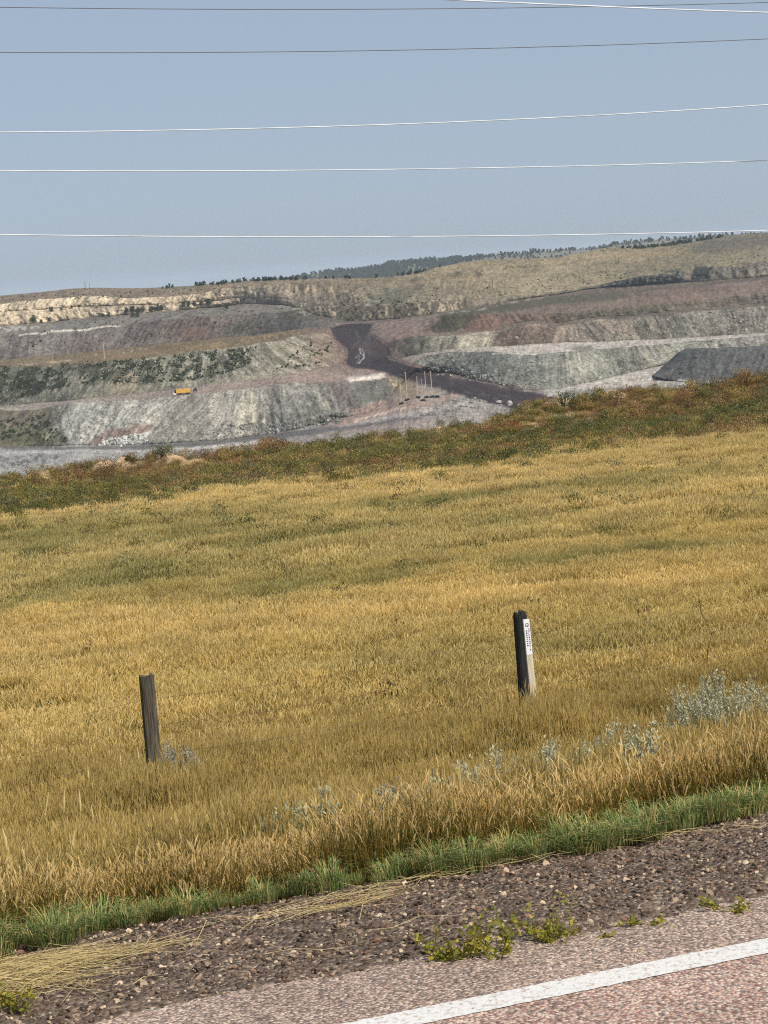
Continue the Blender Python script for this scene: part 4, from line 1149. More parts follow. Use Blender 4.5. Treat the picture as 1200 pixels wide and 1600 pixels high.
def on_ground(px, py):
    p = at_ground(px, py)
    return p
rim = [(42, 728, .9, 'dusty olive bush on the rim at the far left', (96, 92, 60)), (68, 726, .6, 'small brown bush right of the dusty olive rim bush', (104, 84, 60)), (126, 770, .6, 'low bright green bush left of the bare patch', (84, 104, 54)),
       (104, 722, .45, 'small dark bush against the grey pit at the left rim', (78, 72, 48)), (204, 716, .5, 'dark green bush on the rim above the dirt mound', (82, 84, 50)), (254, 708, 1.1, 'wide green bush on the rim left of the dirt heap', (92, 96, 56)),
       (62, 768, .7, 'green bush low in the weeds at the far left', (80, 98, 54)), (230, 755, .8, 'grey green bush below the dirt mound', (98, 106, 80)), (112, 798, .8, 'olive bush at the lower edge of the weeds on the left', (92, 90, 54)),
       (520, 742, .8, 'dark brown bush where the pale grass begins', (84, 68, 48)), (755, 718, .9, 'purple brown bush where the pale grass meets the weeds', (86, 66, 54)), (655, 662, 1.0, 'round dark green bush on the rim below the light poles', (84, 92, 50)),
       (700, 655, .9, 'green bush on the rim right of the light poles', (90, 100, 52)), (882, 630, 1.6, 'big dark green bush at the end of the haul road', (74, 88, 46)), (925, 625, 1.3, 'green bush right of the big rim bush', (86, 98, 50)),
       (1060, 612, 1.3, 'yellow green bush standing on the right rim', (118, 118, 58)), (1165, 602, 1.6, 'rust brown bush at the right end of the rim', (112, 84, 48)), (1108, 612, 1.1, 'dark green bush left of the rust brown rim bush', (80, 90, 50)),
       (1020, 668, 1.0, 'small upright green weed bush among red weeds', (96, 112, 64)), (1040, 680, 1.2, 'dark brown low bush at the grass edge on the right', (82, 68, 50)), (950, 655, 1.0, 'grey green bush in the middle of the right weeds', (92, 104, 76)),
       (1150, 640, 1.0, 'grey green bush near the right edge of the weeds', (94, 102, 70)), (330, 770, .7, 'brown bush among olive weeds left of centre', (98, 82, 52)), (420, 730, .9, 'olive bush in the left central weeds', (98, 98, 54)),
       (590, 700, .9, 'ochre bush in the central weeds', (148, 126, 62)), (800, 670, 1.0, 'rust red bush in the central right weeds', (142, 88, 56)), (480, 700, .9, 'green bush in the central weeds', (88, 100, 52))]
for i, (px, py, w, lb, c) in enumerate(rim):
    p = on_ground(px, py + 6)
    k = .5 * w * (p[1] / 100)
    bush('rim_bush', lb, 'bush', p, k * 1.1, k * .85, .07, lin(*c) * .9, lin(*c) * 1.35, 700 + i, group='bushes along the rim')

# sagebrush and dry weeds by the road -----------------------------------------------
sage0, sage1 = lin(168, 166, 132), lin(212, 208, 176)
def sage(label, p, w, h, seed, cols=(sage0, sage1), n=1100, leaf=.026):
    """upright grey shrub: many leafy shoots"""
    e = empty('sagebrush', p)
    r = np.random.default_rng(seed)
    st_, lf = MB(), MB()
    for i in range(int(46 * max(w, .22) / .4)):
        a = r.uniform(0, 6.28); q = math.sqrt(r.uniform()) * w / 2
        b = np.array([math.cos(a) * q * .8, math.sin(a) * q * .8, 0]); hh = h * r.uniform(.55, 1.05) * (1 - .3 * (q / (w / 2)) ** 2)
        tip = b + np.array([math.cos(a) * q * .4 + r.normal() * .04, math.sin(a) * q * .4 + r.normal() * .04, hh])
        mid = b * .6 + tip * .4 + r.normal(size=3) * .015
        st_.tube([b * .5 - (0, 0, .03), mid, tip], [.006, .004, .002], 4, tuple(lin(128, 116, 98) * r.uniform(.7, 1.1)))
        for j in range(230):
            f = r.uniform(0, 1)
            c0 = mid + (tip - mid) * f
            d = r.normal(size=3); d[2] = abs(d[2]) + .5; d /= np.linalg.norm(d)
            sd = np.cross(d, r.normal(size=3)); sd /= np.linalg.norm(sd)
            L = leaf * r.uniform(.5, 1.3); g = r.uniform(); cc = tuple((cols[0] * (1 - g) + cols[1] * g) * r.uniform(.8, 1.15))
            c0 = c0 + r.normal(size=3) * .018
            lf.add([c0, c0 + d * L * .6 + sd * L * .19, c0 + d * L, c0 + d * L * .6 - sd * L * .19], [(0, 1, 2, 3)], cc)
    link('stem', st_.mesh('stem'), M['plain'], e)
    link('foliage', lf.mesh('foliage'), M['leaf'], e)
    return tag(e, label, 'sagebrush', 'sagebrush along the roadside')
for (lb, px, py, w, h, i), p, w_ in zip(SAGE, SAGE_P, SAGE_W):
    cc = (lin(158, 162, 132), lin(200, 202, 170)) if i in (5, 6, 7) else ((lin(150, 146, 128), lin(190, 186, 168)) if i in (8, 10) else (sage0, sage1))
    sage(lb, p, w_ * 1.3, h, 800 + i, cc)

def twig_bush(name, label, px, py, w, h, col, seed, n=46, cat='weed'):
    p = under(px, py, h); r = np.random.default_rng(seed); mb = MB()
    for i in range(n):
        a = r.uniform(0, 6.28); q = w / 2 * math.sqrt(r.uniform())
        tip = np.array([math.cos(a) * q, math.sin(a) * q, h * r.uniform(.3, 1)])
        mid = tip * np.array([.6, .6, .45]) + r.normal(size=3) * w * .06
        mb.tube([(0, 0, -.03), mid, tip], [.004, .003, .0015], 4, tuple(np.array(col) * r.uniform(.7, 1.2)))
        for k in range(3):
            t2 = mid + (tip - mid) * r.uniform(.1, .9); d = r.normal(size=3) * w * .16
            mb.tube([t2, t2 + d], [.0022, .001], 3, tuple(np.array(col) * r.uniform(.7, 1.2)))
    o = link(name, mb.mesh(name), M['plain']); o.location = p
    return tag(o, label, cat)
twig_bush('tumbleweed', 'grey tangled tumbleweed left of the cracked post foot', 208, 1188, .42, .45, lin(172, 160, 142), 851, 70)
twig_bush('tumbleweed', 'pale dead tumbleweed in the grass far left of the cracked post', 130, 1200, .42, .45, lin(186, 176, 156), 852, 60)
twig_bush('dead_weed', 'dark brown dead weed in the grass left of centre', 552, 1158, .36, .45, lin(84, 62, 50), 853, 40)

def stalk(label, px, py, h, col, seed):
    p = under(px, py, h, 15); r = np.random.default_rng(seed); mb = MB()
    pts = [(r.normal() * .012 * i, r.normal() * .012 * i, h * i / 6 - .03) for i in range(7)]
    mb.tube(pts, [.006, .006, .005, .005, .004, .004, .002], 5, tuple(col))
    for i in range(9):
        f = r.uniform(.3, .98); b = np.array(pts[int(f * 6)]); d = r.normal(size=3); d[2] = abs(d[2]); d *= .06 / np.linalg.norm(d)
        mb.tube([b, b + d], [.003, .0015], 4, tuple(col))
    o = link('weed_stalk', mb.mesh('weed_stalk'), M['plain']); o.location = p
    return tag(o, label, 'weed')
stalk('thin dark weed stalk in the grass between the two posts', 555, 1013, .8, lin(84, 60, 44), 860)
stalk('tall thin dark weed stalk right of the marker stake', 1098, 925, 1.2, lin(96, 74, 56), 861)

def straw_stem(label, px, py, h, seed):
    p = under(px, py, h); r = np.random.default_rng(seed); mb = MB()
    lx = r.uniform(-.06, .12)
    mb.tube([(0, 0, -.02), (lx * .3, 0, h * .5), (lx, 0, h * .8)], [.004, .004, .003], 5, tuple(lin(196, 172, 112)))
    mb.tube([(lx, 0, h * .72), (lx * 1.15, 0, h * .85), (lx * 1.35, 0, h)], [.004, .009, .003], 6, tuple(lin(214, 192, 132)))
    o = link('tall_grass_stem', mb.mesh('tall_grass_stem'), M['plain']); o.location = p
    return tag(o, label, 'grass stem', 'tall pale stems at the lower left')
ORD = ('first', 'second', 'third', 'fourth', 'fifth', 'sixth', 'seventh', 'eighth', 'ninth', 'tenth', 'eleventh')
for i, (px, py, h) in enumerate(((6, 1195, .7), (30, 1300, .6), (42, 1245, .62), (70, 1330, .55), (88, 1240, .58), (122, 1238, .6), (132, 1200, .62), (146, 1262, .55), (181, 1180, .66), (195, 1208, .55), (222, 1172, .6))):
    straw_stem('tall pale grass stem at the lower left, %s from the left edge' % ORD[i], px, py, h, 870 + i)

# weeds growing in the shoulder
def shoulder_weed(label, px, py, w, h, seed, tall=0):
    p = at_ground(px, py)
    p[2] = gravel_z(np.array(s_of(p[0], p[1])), np.array(t_of(p[0], p[1]))).item()
    e = empty('shoulder_weed', p); r = np.random.default_rng(seed); st_, lf = MB(), MB()
    for i in range(max(5, int(60 * w))):
        a = r.uniform(0, 6.28); q = w / 2 * math.sqrt(r.uniform())
        b = np.array([math.cos(a) * q * .7, math.sin(a) * q * .35, 0]); hh = h * r.uniform(.4, 1)
        if tall and i % 5 == 0: hh = tall * r.uniform(.7, 1)
        tip = b + np.array([r.normal() * .05, r.normal() * .04, hh])
        st_.tube([b - (0, 0, .02), (b + tip) / 2 + r.normal(size=3) * .006, tip], [.0022, .0018, .001], 4, tuple(lin(128, 120, 62) * r.uniform(.7, 1.2)))
        for j in range(26):
            c0 = b + (tip - b) * r.uniform(.1, 1) + r.normal(size=3) * .007
            d = r.normal(size=3); d[2] = abs(d[2]) * .6; d /= np.linalg.norm(d)
            sd = np.cross(d, r.normal(size=3)); sd /= np.linalg.norm(sd)
            L = .018 * r.uniform(.5, 1.3); g = r.uniform()
            cc = tuple((lin(112, 122, 48) * (1 - g) + lin(176, 160, 66) * g) * r.uniform(.8, 1.15))
            lf.add([c0, c0 + d * L * .5 + sd * L * .25, c0 + d * L, c0 + d * L * .5 - sd * L * .25], [(0, 1, 2, 3)], cc)
    link('stem', st_.mesh('stem'), M['plain'], e); link('foliage', lf.mesh('foliage'), M['leaf'], e)
    return tag(e, label, 'weed', 'weeds growing through the shoulder')
shoulder_weed('largest yellow green weed at the pavement edge', 745, 1484, .34, .10, 900, .14)
shoulder_weed('yellow green weed right of the largest one at the pavement edge', 885, 1460, .26, .07, 901, .15)
shoulder_weed('small low green weed left of the largest one', 690, 1492, .14, .05, 902)
shoulder_weed('tiny orange green weed on the gravel right of the big weeds', 1008, 1436, .05, .03, 903)
shoulder_weed('small yellow green weed at the pavement edge on the far right', 1135, 1418, .09, .05, 904)
shoulder_weed('sparse weed sprout at the lower left corner', 22, 1590, .12, .1, 905)

# ================================================================== FENCE
def post_mesh(name, w, d, h, seed, chamfer, crack):
    r = np.random.default_rng(seed)
    n = 20
    ang = np.linspace(0, 2 * np.pi, n, endpoint=False)
    rows = 26
    V = []
    for j in range(rows + 1):
        z = -.35 + (h + .35) * j / rows
        k = 1 - .05 * j / rows
        if j == rows and chamfer: k *= .86
        if j == rows - 1 and chamfer: z = h - .03
        for i, a in enumerate(ang):
            c, s_ = math.cos(a), math.sin(a)
            q = (abs(c) ** 5 + abs(s_) ** 5) ** (-1 / 5)
            rr = 1 + .04 * (vnoise(np.array(i * .7), np.array(j * .25), seed).item() - .5)
            if i in crack: rr *= .80 + .1 * vnoise(np.array(i * 1.0), np.array(j * .5), seed + 3).item()
            V.append((c * q * w / 2 * k * rr, s_ * q * d / 2 * k * rr, z + (.012 * r.normal() if j == rows else 0)))
    F = [(j * n + i, j * n + (i + 1) % n, (j + 1) * n + (i + 1) % n, (j + 1) * n + i) for j in range(rows) for i in range(n)]
    V.append((0, 0, h - .006)); top = len(V) - 1
    F += [(rows * n + i, rows * n + (i + 1) % n, top) for i in range(n)]
    me = mesh_np(name, V, F, None, False)
    return me
pA = at(228.5, 1056, 17.5); pB = at(812, 957, 18.9)
gA = ground(pA[0], pA[1]).item(); gB = ground(pB[0], pB[1]).item()
print('post heights', pA[2] - gA, pB[2] - gB, s_of(pA[0], pA[1]), s_of(pB[0], pB[1]))
def fence_post(label, p, g, w, d, rz, mat, seed, chamfer, crack):
    e = link('fence_post', post_mesh('fence_post', w, d, p[2] - g, seed, chamfer, crack), mat)
    e.location = (p[0], p[1], g); e.rotation_euler = (0, 0, rz)
    return tag(e, label, 'fence post', 'fence posts')
PA = fence_post('weathered grey cracked fence post on the left', pA, gA, .118, .10, math.radians(24), M['wood_grey'], 11, False, (15, 13))
PB = fence_post('dark fence post behind the white marker stake', pB, gB, .112, .10, math.radians(24), M['wood_dark'], 12, True, ())
# barbed strands
fdir = (pB - pA)[:2]; fdir /= np.linalg.norm(fdir)
nrm = np.array([fdir[1], -fdir[0]])
for nm, zt in (('top', .2), ('second', .42), ('third', .66), ('lowest', .92)):
    mb = MB(); pts = []
    for f in np.linspace(-1.15, 2.4, 140):
        q = pA[:2] + (pB - pA)[:2] * f
        if nm != 'top' and 1.02 < f: pass
        ztop = pA[2] + (pB[2] - pA[2]) * f - zt
        ff = (f % 1.0); sag = -.07 * 4 * ff * (1 - ff)
        pts.append((q[0] + nrm[0] * -.06, q[1] + nrm[1] * -.06, ztop + sag))
    mb.tube(pts, .0011, 5)
    for f in pts[::3]:
        b = Vector(f)
        for k in range(4):
            d = Vector((rng.normal(), rng.normal(), rng.normal())).normalized() * .012
            mb.tube([b - d * .3, b + d], [.0018, .0006], 3)
    tag(link('barbed_wire', mb.mesh('barbed_wire'), M['fence_wire']), '%s strand of barbed wire between the fence posts' % nm, 'barbed wire', 'barbed wire strands')

# marker stake in front of the dark post
sT = at(821.5, 967.5, 18.65); sB = at(833.5, 1088, 18.65)
def stake():
    top = np.array(sT); g = ground(top[0], top[1]).item()
    ax = (np.array(sB) - top); ax /= np.linalg.norm(ax)
    L = (top[2] - g) / -ax[2] + .25
    e = empty('marker_stake', (top[0] + ax[0] * (L - .25), top[1] + ax[1] * (L - .25), g))
    zax = Vector(-ax); xax = Vector((1, 0, 0)) * math.cos(.35) + Vector((0, 1, 0)) * math.sin(.35)
    xax = (xax - zax * xax.dot(zax)).normalized(); yax = zax.cross(xax)
    R = Matrix((xax, yax, zax)).transposed()
    e.rotation_euler = R.to_euler()
    H = L - .25
    w, th = .056, .018
    mb = MB(); mb.box((0, 0, H / 2 - .125), (w, th, L))
    link('stake', mb.mesh('stake'), M['wood_pale'], e)
    mb = MB(); mb.box((0, -th / 2 - .0012, H - .155), (w * .99, .002, .31))
    dc = link('decal', mb.mesh('decal'), M['decal'], e)
    mb = MB(); yy = -th / 2 - .0032
    z0 = H - .05; q = .026
    for cx, cz, sx, sz in ((0, z0 + q / 2, q, .004), (0, z0 - q / 2, q, .004), (-q / 2, z0, .004, q), (q / 2, z0, .004, q), (.003, z0 - .004, .008, .010)):
        mb.box((cx, yy, cz), (sx, .001, sz))
    r = np.random.default_rng(3)
    for col, n0, n1 in ((-.009, 0, 8), (.013, 0, 11)):
        for i in range(n0, n1):
            z = H - (.10 if col < 0 else .085) - i * .0185
            h_ = .011
            # upright strokes and bars of small block capitals
            mb.box((col - .0045, yy, z), (.003, .001, h_))
            if r.uniform() < .7: mb.box((col + .0045, yy, z), (.003, .001, h_))
            for zz in (-.4, 0, .4):
                if r.uniform() < .6: mb.box((col, yy - .0003, z + zz * h_), (.009, .001, .0026))
    link('lettering', mb.mesh('lettering'), M['ink'], dc)
    tag(e, 'slim white topped wooden marker stake leaning at the dark post', 'marker stake')
stake()

# ================================================================== OVERHEAD LINES
def cable(label, p3, Ys, r, mat):
    P = [at(px, py, Yd) for (px, py), Yd in zip(p3, Ys)]
    mb = MB(); pts = []
    P = np.array(P)
    tt = (P[:, 0] - P[0, 0]) / (P[2, 0] - P[0, 0])
    cz = np.polyfit(tt, P[:, 2], 2); cy = np.polyfit(tt, P[:, 1], 1)
    for f in np.linspace(-1.2, 2.2, 120):
        pts.append((P[0, 0] + (P[2, 0] - P[0, 0]) * f, np.polyval(cy, f), np.polyval(cz, f)))
    mb.tube(pts, r, 8)
    return tag(link('power_cable', mb.mesh('power_cable', True), mat), label, 'cable', 'overhead cables')
def Yr_(d): return [d - .175 * d * .36 * 1.0, d, d + .175 * d * .36 * 1.1]
cable('lowest pale overhead cable, touching the skyline on the right', [(0, 366.5), (600, 370), (1200, 360)], Yr_(44), .0105, M['cable_bright'])
cable('second lowest pale overhead cable', [(0, 266.5), (600, 265), (1200, 250.5)], Yr_(44), .0105, M['cable_bright'])
cable('third lowest overhead cable, pale, rising to the right', [(0, 206.5), (600, 195), (1200, 163.5)], Yr_(43), .0105, M['cable_bright'])
cable('thin dark overhead cable above the three pale ones', [(0, 81.5), (600, 79), (1200, 60.5)], Yr_(46), .0085, M['cable_dull'])
cable('thin dark overhead cable near the top of the sky', [(0, 11), (600, 14.5), (1200, 3.5)], Yr_(46), .0085, M['cable_dull'])
cable('thick pale overhead cable sloping down in the upper right', [(680, -1), (940, 9), (1200, 20)], [40.5, 42, 44], .0135, M['cable_bright'])

# ================================================================== THINGS IN THE MINE
def unit(p): return FPX / p[1]     # photo pixels per metre there
# dark spoil pile at the right
def pile():
    nx, nz = 150, 46
    base = at(1120, 600, 1330)
    xs = np.linspace(1024, 1330, nx)
    toe = np.interp(xs, [1000, 1020, 1050, 1100, 1160, 1330], [590, 588, 594, 600, 600, 592]); top = np.interp(xs, [1024, 1032, 1046, 1062, 1076, 1088, 1140, 1200, 1330], [588.3, 585, 578, 565, 552, 546, 544.5, 542, 537])
    top = np.minimum(top + (fbm(xs * .08, xs * 0, 3, 5) - .5) * 3, toe - .5)
    rows, cols = [], []
    k0 = -ray(xs, toe)[:, 2]; Y0 = np.array([mine_pt(q, w)[1] for q, w in zip(xs, toe)]); m = .68
    Y0 = np.convolve(np.pad(Y0, 20, 'edge'), np.ones(41) / 41, 'valid') - 3
    for j in range(nz):
        f = j / (nz - 1); y = toe + (top - toe) * f
        k = -ray(xs, y)[:, 2]; Yr = Y0 * (k0 + m) / (k + m)
        p = ray(xs, y) * Yr[:, None] + np.array([0, 0, CAMZ])
        u = p[:, 0] - p[:, 2] * .75
        g = (fbm(u * .16, p[:, 2] * .02, 3, 44) - .5) * 3 + (np.abs(fbm(u * .5, p[:, 2] * .05, 3, 48) - .5) * -2 + .4) * 3.2 + (fbm(u * .8, p[:, 2] * .7, 3, 45) - .5) * 3.6
        p[:, 1] -= g * math.sin(math.pi * min(1, f + .02)) ** .5
        rows.append(p)
        v = .5 * fbm(u * .9, p[:, 2] * .12, 3, 46) + .5 * fbm(xs * .5, y * .6, 2, 47)
        c = lin(88, 87, 85)[None] * (.35 + 1.3 * v)[:, None]
        lowpale = (sstep(.16, .04, np.full(nx, f)) * sstep(.45, .6, fbm(xs * .06, xs * 0, 2, 9)))[:, None]
        cols.append(c * (1 - lowpale) + lin(170, 168, 160) * lowpale)
    last = rows[-1]
    rows.append(last + np.array([0, 40, -1])); cols.append(cols[-1])
    rows.append(last + np.array([0, 75, -30])); cols.append(cols[-1])
    P = np.stack(rows)
    o = link('spoil_pile', mesh_np('spoil_pile', P.reshape(-1, 3), grid_faces(*P.shape[:2]), np.stack(cols).reshape(-1, 3)), M['spoil'])
    tag(o, 'dark grey spoil bank at the right above the weeds', kind='structure')
pile()

def pole(name, label, px, ytop, ybase, w_px, mat, cat='pole', group=None, base=None, arm=False, lean=0.0):
    p = mine_pt(px, ybase); u = unit(p); h = (ybase - ytop) / u / math.cos(ROLL)
    e = empty(name, p)
    r = w_px / u / 2
    mb = MB(); mb.tube([(0, 0, -.6), (lean * h * .5, 0, h * .5), (lean * h, 0, h)], [r * 1.1, r, r * .8], 8)
    link('shaft', mb.mesh('shaft'), mat, e)
    if arm:
        mb = MB(); mb.box((lean * h, 0, h * .93), (h * .16, r * 1.4, r * 1.4)); link('crossarm', mb.mesh('crossarm'), mat, e)
        for q in (-.07, .07):
            mb = MB(); mb.tube([(lean * h + q * h, 0, h * .93), (lean * h + q * h, 0, h * .96)], r * .5, 6)
            link('insulator', mb.mesh('insulator'), M['palewood'], e)
    if base:
        mb = MB(); bw = base / u
        mb.tube([(0, 0, -.3), (0, 0, .55), (0, 0, 1.1)], [bw / 2, bw / 2, bw * .3], 12)
        link('base', mb.mesh('base'), M['dark'], e)
        mb = MB()
        for k in range(3):
            a = k * 2.1; mb.tube([(math.cos(a) * bw * .45, math.sin(a) * bw * .45, .3), (0, 0, h * .28)], r * .5, 5)
        link('brace', mb.mesh('brace'), mat, e)
        if ytop < 600:
            mb = MB(); mb.box((0, 0, h), (r * 3.2, r * 2.4, r * 1.6)); link('lamp_head', mb.mesh('lamp_head'), M['palewood'], e)
    return tag(e, label, cat, group)
yard = [(627, 592, 629.5, 1.9, 'leftmost pole of the yard poles beside the haul road'), (636.5, 583, 626, 2.2, 'tall pole second from left in the yard beside the haul road'), (654, 587.5, 620.5, 1.7, 'third pole from left in the yard, short with dark foot'),
        (661.5, 590, 624, 1.7, 'fourth pole from left in the yard, close behind the tall pair'), (667, 583, 623.5, 2.0, 'tall pole fifth from left in the yard'), (675.5, 581, 621, 2.2, 'tallest pole at the right of the yard'),
        (683.5, 609, 620, 1.5, 'short stub pole at the right end of the yard')]
for px, yt, yb, w, lb in yard:
    pole('yard_pole', lb, px, yt, yb, w * .72, M['palewood'], 'pole', 'portable poles in the yard by the haul road', base=7.5)
for px, yt, yb, w, mt, lb, arm in ((163.5, 538, 561, 1.6, 'palewood', 'pale utility pole on the ochre bench at the left', True), (82.5, 559, 570, 1.2, 'palewood', 'short pale pole on the ochre bench at the far left', False),
                              (318.5, 597, 606, 1.1, 'palewood', 'thin pale pole just right of the yellow trailer', False), (347.5, 594, 605, 1.1, 'palewood', 'thin pale pole right of the yellow trailer, second one', False),
                              (133.5, 440.5, 452, 1.0, 'greywood', 'dark mast on the left skyline, taller of two', False), (140, 442, 451, .7, 'greywood', 'faint mast on the left skyline, right of the taller one', False),
                              (962, 399, 409, .9, 'greywood', 'left pole of a pair on the dry hill', True), (967, 400, 410.5, .9, 'greywood', 'right pole of a pair on the dry hill', True),
                              (770, 432, 455, .8, 'greywood', 'thin dark pole on the hillside right of centre', False)):
    pole('utility_pole', lb, px, yt, yb, w, M[mt], 'pole', 'poles around the mine', arm=arm)

def vehicle_trailer():
    p = mine_pt(286.5, 615.5); u = unit(p)
    e = empty('trailer', p, math.radians(3))
    L, H, D = 22 / u, 6.2 / u, 3.0
    mb = MB(); mb.box((0, 0, 1.0 + H / 2), (L, D, H)); 
    body = link('body', mb.mesh('body'), M['yellow'], e)
    mb = MB()
    for i in range(8): mb.box((-L / 2 + L * (i + .5) / 8, -D / 2 - .04, 1.0 + H / 2), (.14, .08, H * .96))
    link('rib', mb.mesh('rib'), M['yellow'], body)
    mb = MB(); mb.box((-L / 2 - .5, 0, 1.0 + H * .42), (1.0, D * .9, H * .84)); cab = link('cab', mb.mesh('cab'), M['dark'], e)
    mb = MB(); mb.box((-L / 2 - .6, -D * .45 - .02, 1.0 + H * .6), (.6, .04, H * .3)); link('window', mb.mesh('window'), M['glass'], cab)
    for x in (-L * .36, -L * .2, L * .2, L * .3, L * .4):
        for yy in (-1, 1):
            mb = MB(); mb.tube([(x, yy * D * .5 - .18, .5), (x, yy * D * .5 + .18, .5)], .5, 14); link('wheel', mb.mesh('wheel'), M['dark'], e)
    mb = MB(); mb.box((0, 0, .85), (L * .96, D * .6, .25)); link('chassis', mb.mesh('chassis'), M['dark'], e)
    tag(e, 'yellow box trailer parked on the dusty bench road', 'trailer')
    p = mine_pt(305.5, 610.2)
    e = empty('pickup_truck', p, math.radians(5))
    L = 6.2 / u; mb = MB(); mb.box((0, 0, .85), (L, 1.9, .7)); link('body', mb.mesh('body'), M['dark'], e)
    mb = MB(); mb.box((L * .05, 0, 1.5), (L * .38, 1.7, .7), taper=.8); link('cab', mb.mesh('cab'), M['glass'], e)
    for x in (-L * .32, L * .32):
        for yy in (-.85, .85):
            mb = MB(); mb.tube([(x, yy - .12, .4), (x, yy + .12, .4)], .4, 12); link('wheel', mb.mesh('wheel'), M['dark'], e)
    tag(e, 'small dark pickup truck just right of the yellow trailer', 'pickup truck')
    p = mine_pt(272, 616)
    mb = MB(); mb.tube([(0, 0, -.2), (0, 0, .5), (0, 0, 1.1), (0, 0, 1.3)], [.9, .95, .85, .4], 10)
    o = link('water_tank', mb.mesh('water_tank'), M['decal']); o.location = p
    tag(o, 'small white tank left of the yellow trailer', 'tank')
vehicle_trailer()

# rubble on and below the banks (too many to count)
rub_p = protos_collection('rubble_rock', [rock_mesh(920 + i, 1, .75) for i in range(6)], M['rock_i'])
pts, tn, sz = [], [], []
def rubble(poly, n, rgb, smin, smax):
    poly = np.array(poly, float); c = 0
    x0, y0 = poly.min(0); x1, y1 = poly.max(0)
    while c < n:
        px, py = rng.uniform(x0, x1), rng.uniform(y0, y1)
        if polydist(np.array([px]), np.array([py]), poly)[0] < 0: c += .2; continue
        c += 1
        pts.append(mine_pt(px, py)); tn.append(lin(*rgb) * rng.uniform(.55, 1.25)); sz.append(smin + (smax - smin) * rng.uniform() ** 2.5)
rubble([(330, 690), (330, 670), (480, 655), (540, 640), (560, 650), (470, 672)], 500, (150, 148, 138), .3, 1.2)
rubble([(150, 697), (165, 684), (230, 678), (232, 690), (190, 697)], 130, (200, 198, 190), .5, 1.6)
rubble([(475, 668), (480, 655), (530, 645), (545, 650), (530, 662)], 130, (120, 118, 108), .5, 1.8)
rubble([(640, 575), (700, 575), (820, 595), (960, 580), (960, 590), (830, 610), (700, 588)], 420, (150, 150, 142), .3, 1.1)
rubble([(100, 697), (110, 640), (300, 625), (420, 605), (420, 680), (260, 695)], 420, (158, 156, 146), .25, .9)
rubble([(640, 555), (760, 545), (1000, 540), (1000, 570), (900, 595), (700, 580)], 420, (140, 142, 134), .25, .9)
rubble([(0, 630), (0, 580), (480, 525), (520, 560), (300, 600)], 350, (146, 144, 126), .3, 1.0)
rubble([(780, 530), (900, 505), (1200, 480), (1200, 515), (1000, 530)], 300, (150, 144, 132), .4, 1.3)
rubble([(0, 708), (0, 735), (120, 718), (120, 704)], 200, (150, 150, 146), .3, 1.0)
rubble([(640, 650), (720, 620), (800, 630), (700, 655)], 160, (150, 146, 140), .3, 1.2)
n = len(pts); sz = np.array(sz)
tag(scatter('rubble', np.array(pts), rng.uniform(0, 6.28, (n, 3)), np.stack([sz] * 3, -1), rng.integers(0, 6, n), np.array(tn), rub_p), 'loose broken rock scattered over the spoil banks', 'rubble', kind='stuff')
# weed tufts on the spoil
sp_p = protos_collection('spoil_weed', [leafcloud(60, .6, .7, .05, .4, lin(66, 74, 46), lin(92, 98, 62), 940 + i, 6, .3, 1.6).mesh('spoil_weed_%d' % i) for i in range(4)], M['leaf_i'])
pts, sz = [], []
def tufts(poly, n, a, b, clump=.5):
    poly = np.array(poly, float); c = 0; x0, y0 = poly.min(0); x1, y1 = poly.max(0); tries = 0
    while c < n and tries < n * 30:
        tries += 1
        px, py = rng.uniform(x0, x1), rng.uniform(y0, y1)
        if polydist(np.array([px]), np.array([py]), poly)[0] < 0: continue
        if vnoise(np.array(px * .12 + py * .05), np.array(py * .18), 7).item() < clump: continue
        c += 1; pts.append(mine_pt(px, py)); sz.append(rng.uniform(a, b))
tufts([(-60, 575), (180, 564), (300, 552), (400, 542), (390, 570), (330, 592), (240, 598), (120, 600), (40, 620), (-60, 630)], 2600, .35, 1.15)
tufts([(0, 690), (0, 655), (70, 648), (110, 690)], 160, .6, 1.6, .4)
tufts([(480, 535), (500, 522), (520, 535), (500, 570), (430, 580)], 60, .6, 1.4)
tufts([(700, 470), (780, 440), (1200, 400), (1200, 425), (900, 455)], 90, .6, 1.5, .45)
tufts([(0, 520), (200, 500), (400, 480), (500, 485), (400, 515), (150, 540), (0, 555)], 150, .5, 1.4, .5)
tufts([(430, 500), (540, 470), (700, 460), (690, 490), (560, 500)], 110, .6, 1.5, .5)
tufts([(-100, 475), (60, 460), (200, 455), (350, 446), (350, 452), (200, 465)], 90, .6, 1.5, .4)
n = len(pts); sz = np.array(sz)
tag(scatter('spoil_weeds', np.array(pts), np.stack([np.zeros(n), np.zeros(n), rng.uniform(0, 6.28, n)], -1), np.stack([sz, sz, sz * .8], -1), rng.integers(0, 4, n), rng.uniform(.7, 1.2, (n, 1)) * np.ones((1, 3)), sp_p),
    'dark weeds dotted over the spoil banks and slopes', 'weeds', kind='stuff')

# pale boulders just beyond the rim
for i, (px, py, d, lb) in enumerate(((797, 632, 4.5, 'pale boulder beyond the rim at the foot of the haul road'), (779, 629, 3.4, 'pale boulder left of the larger one beyond the rim'), (812, 635, 2.6, 'smaller pale boulder right of the larger one beyond the rim'))):
    o = link('boulder', rock_mesh(960 + i, 2, .7, tuple(lin(172, 166, 158))), M['rock']); o.location = mine_pt(px, py) + np.array([0, 0, .8]); o.scale = (d * .55, d * .45, d * .42)
    tag(o, lb, 'boulder')

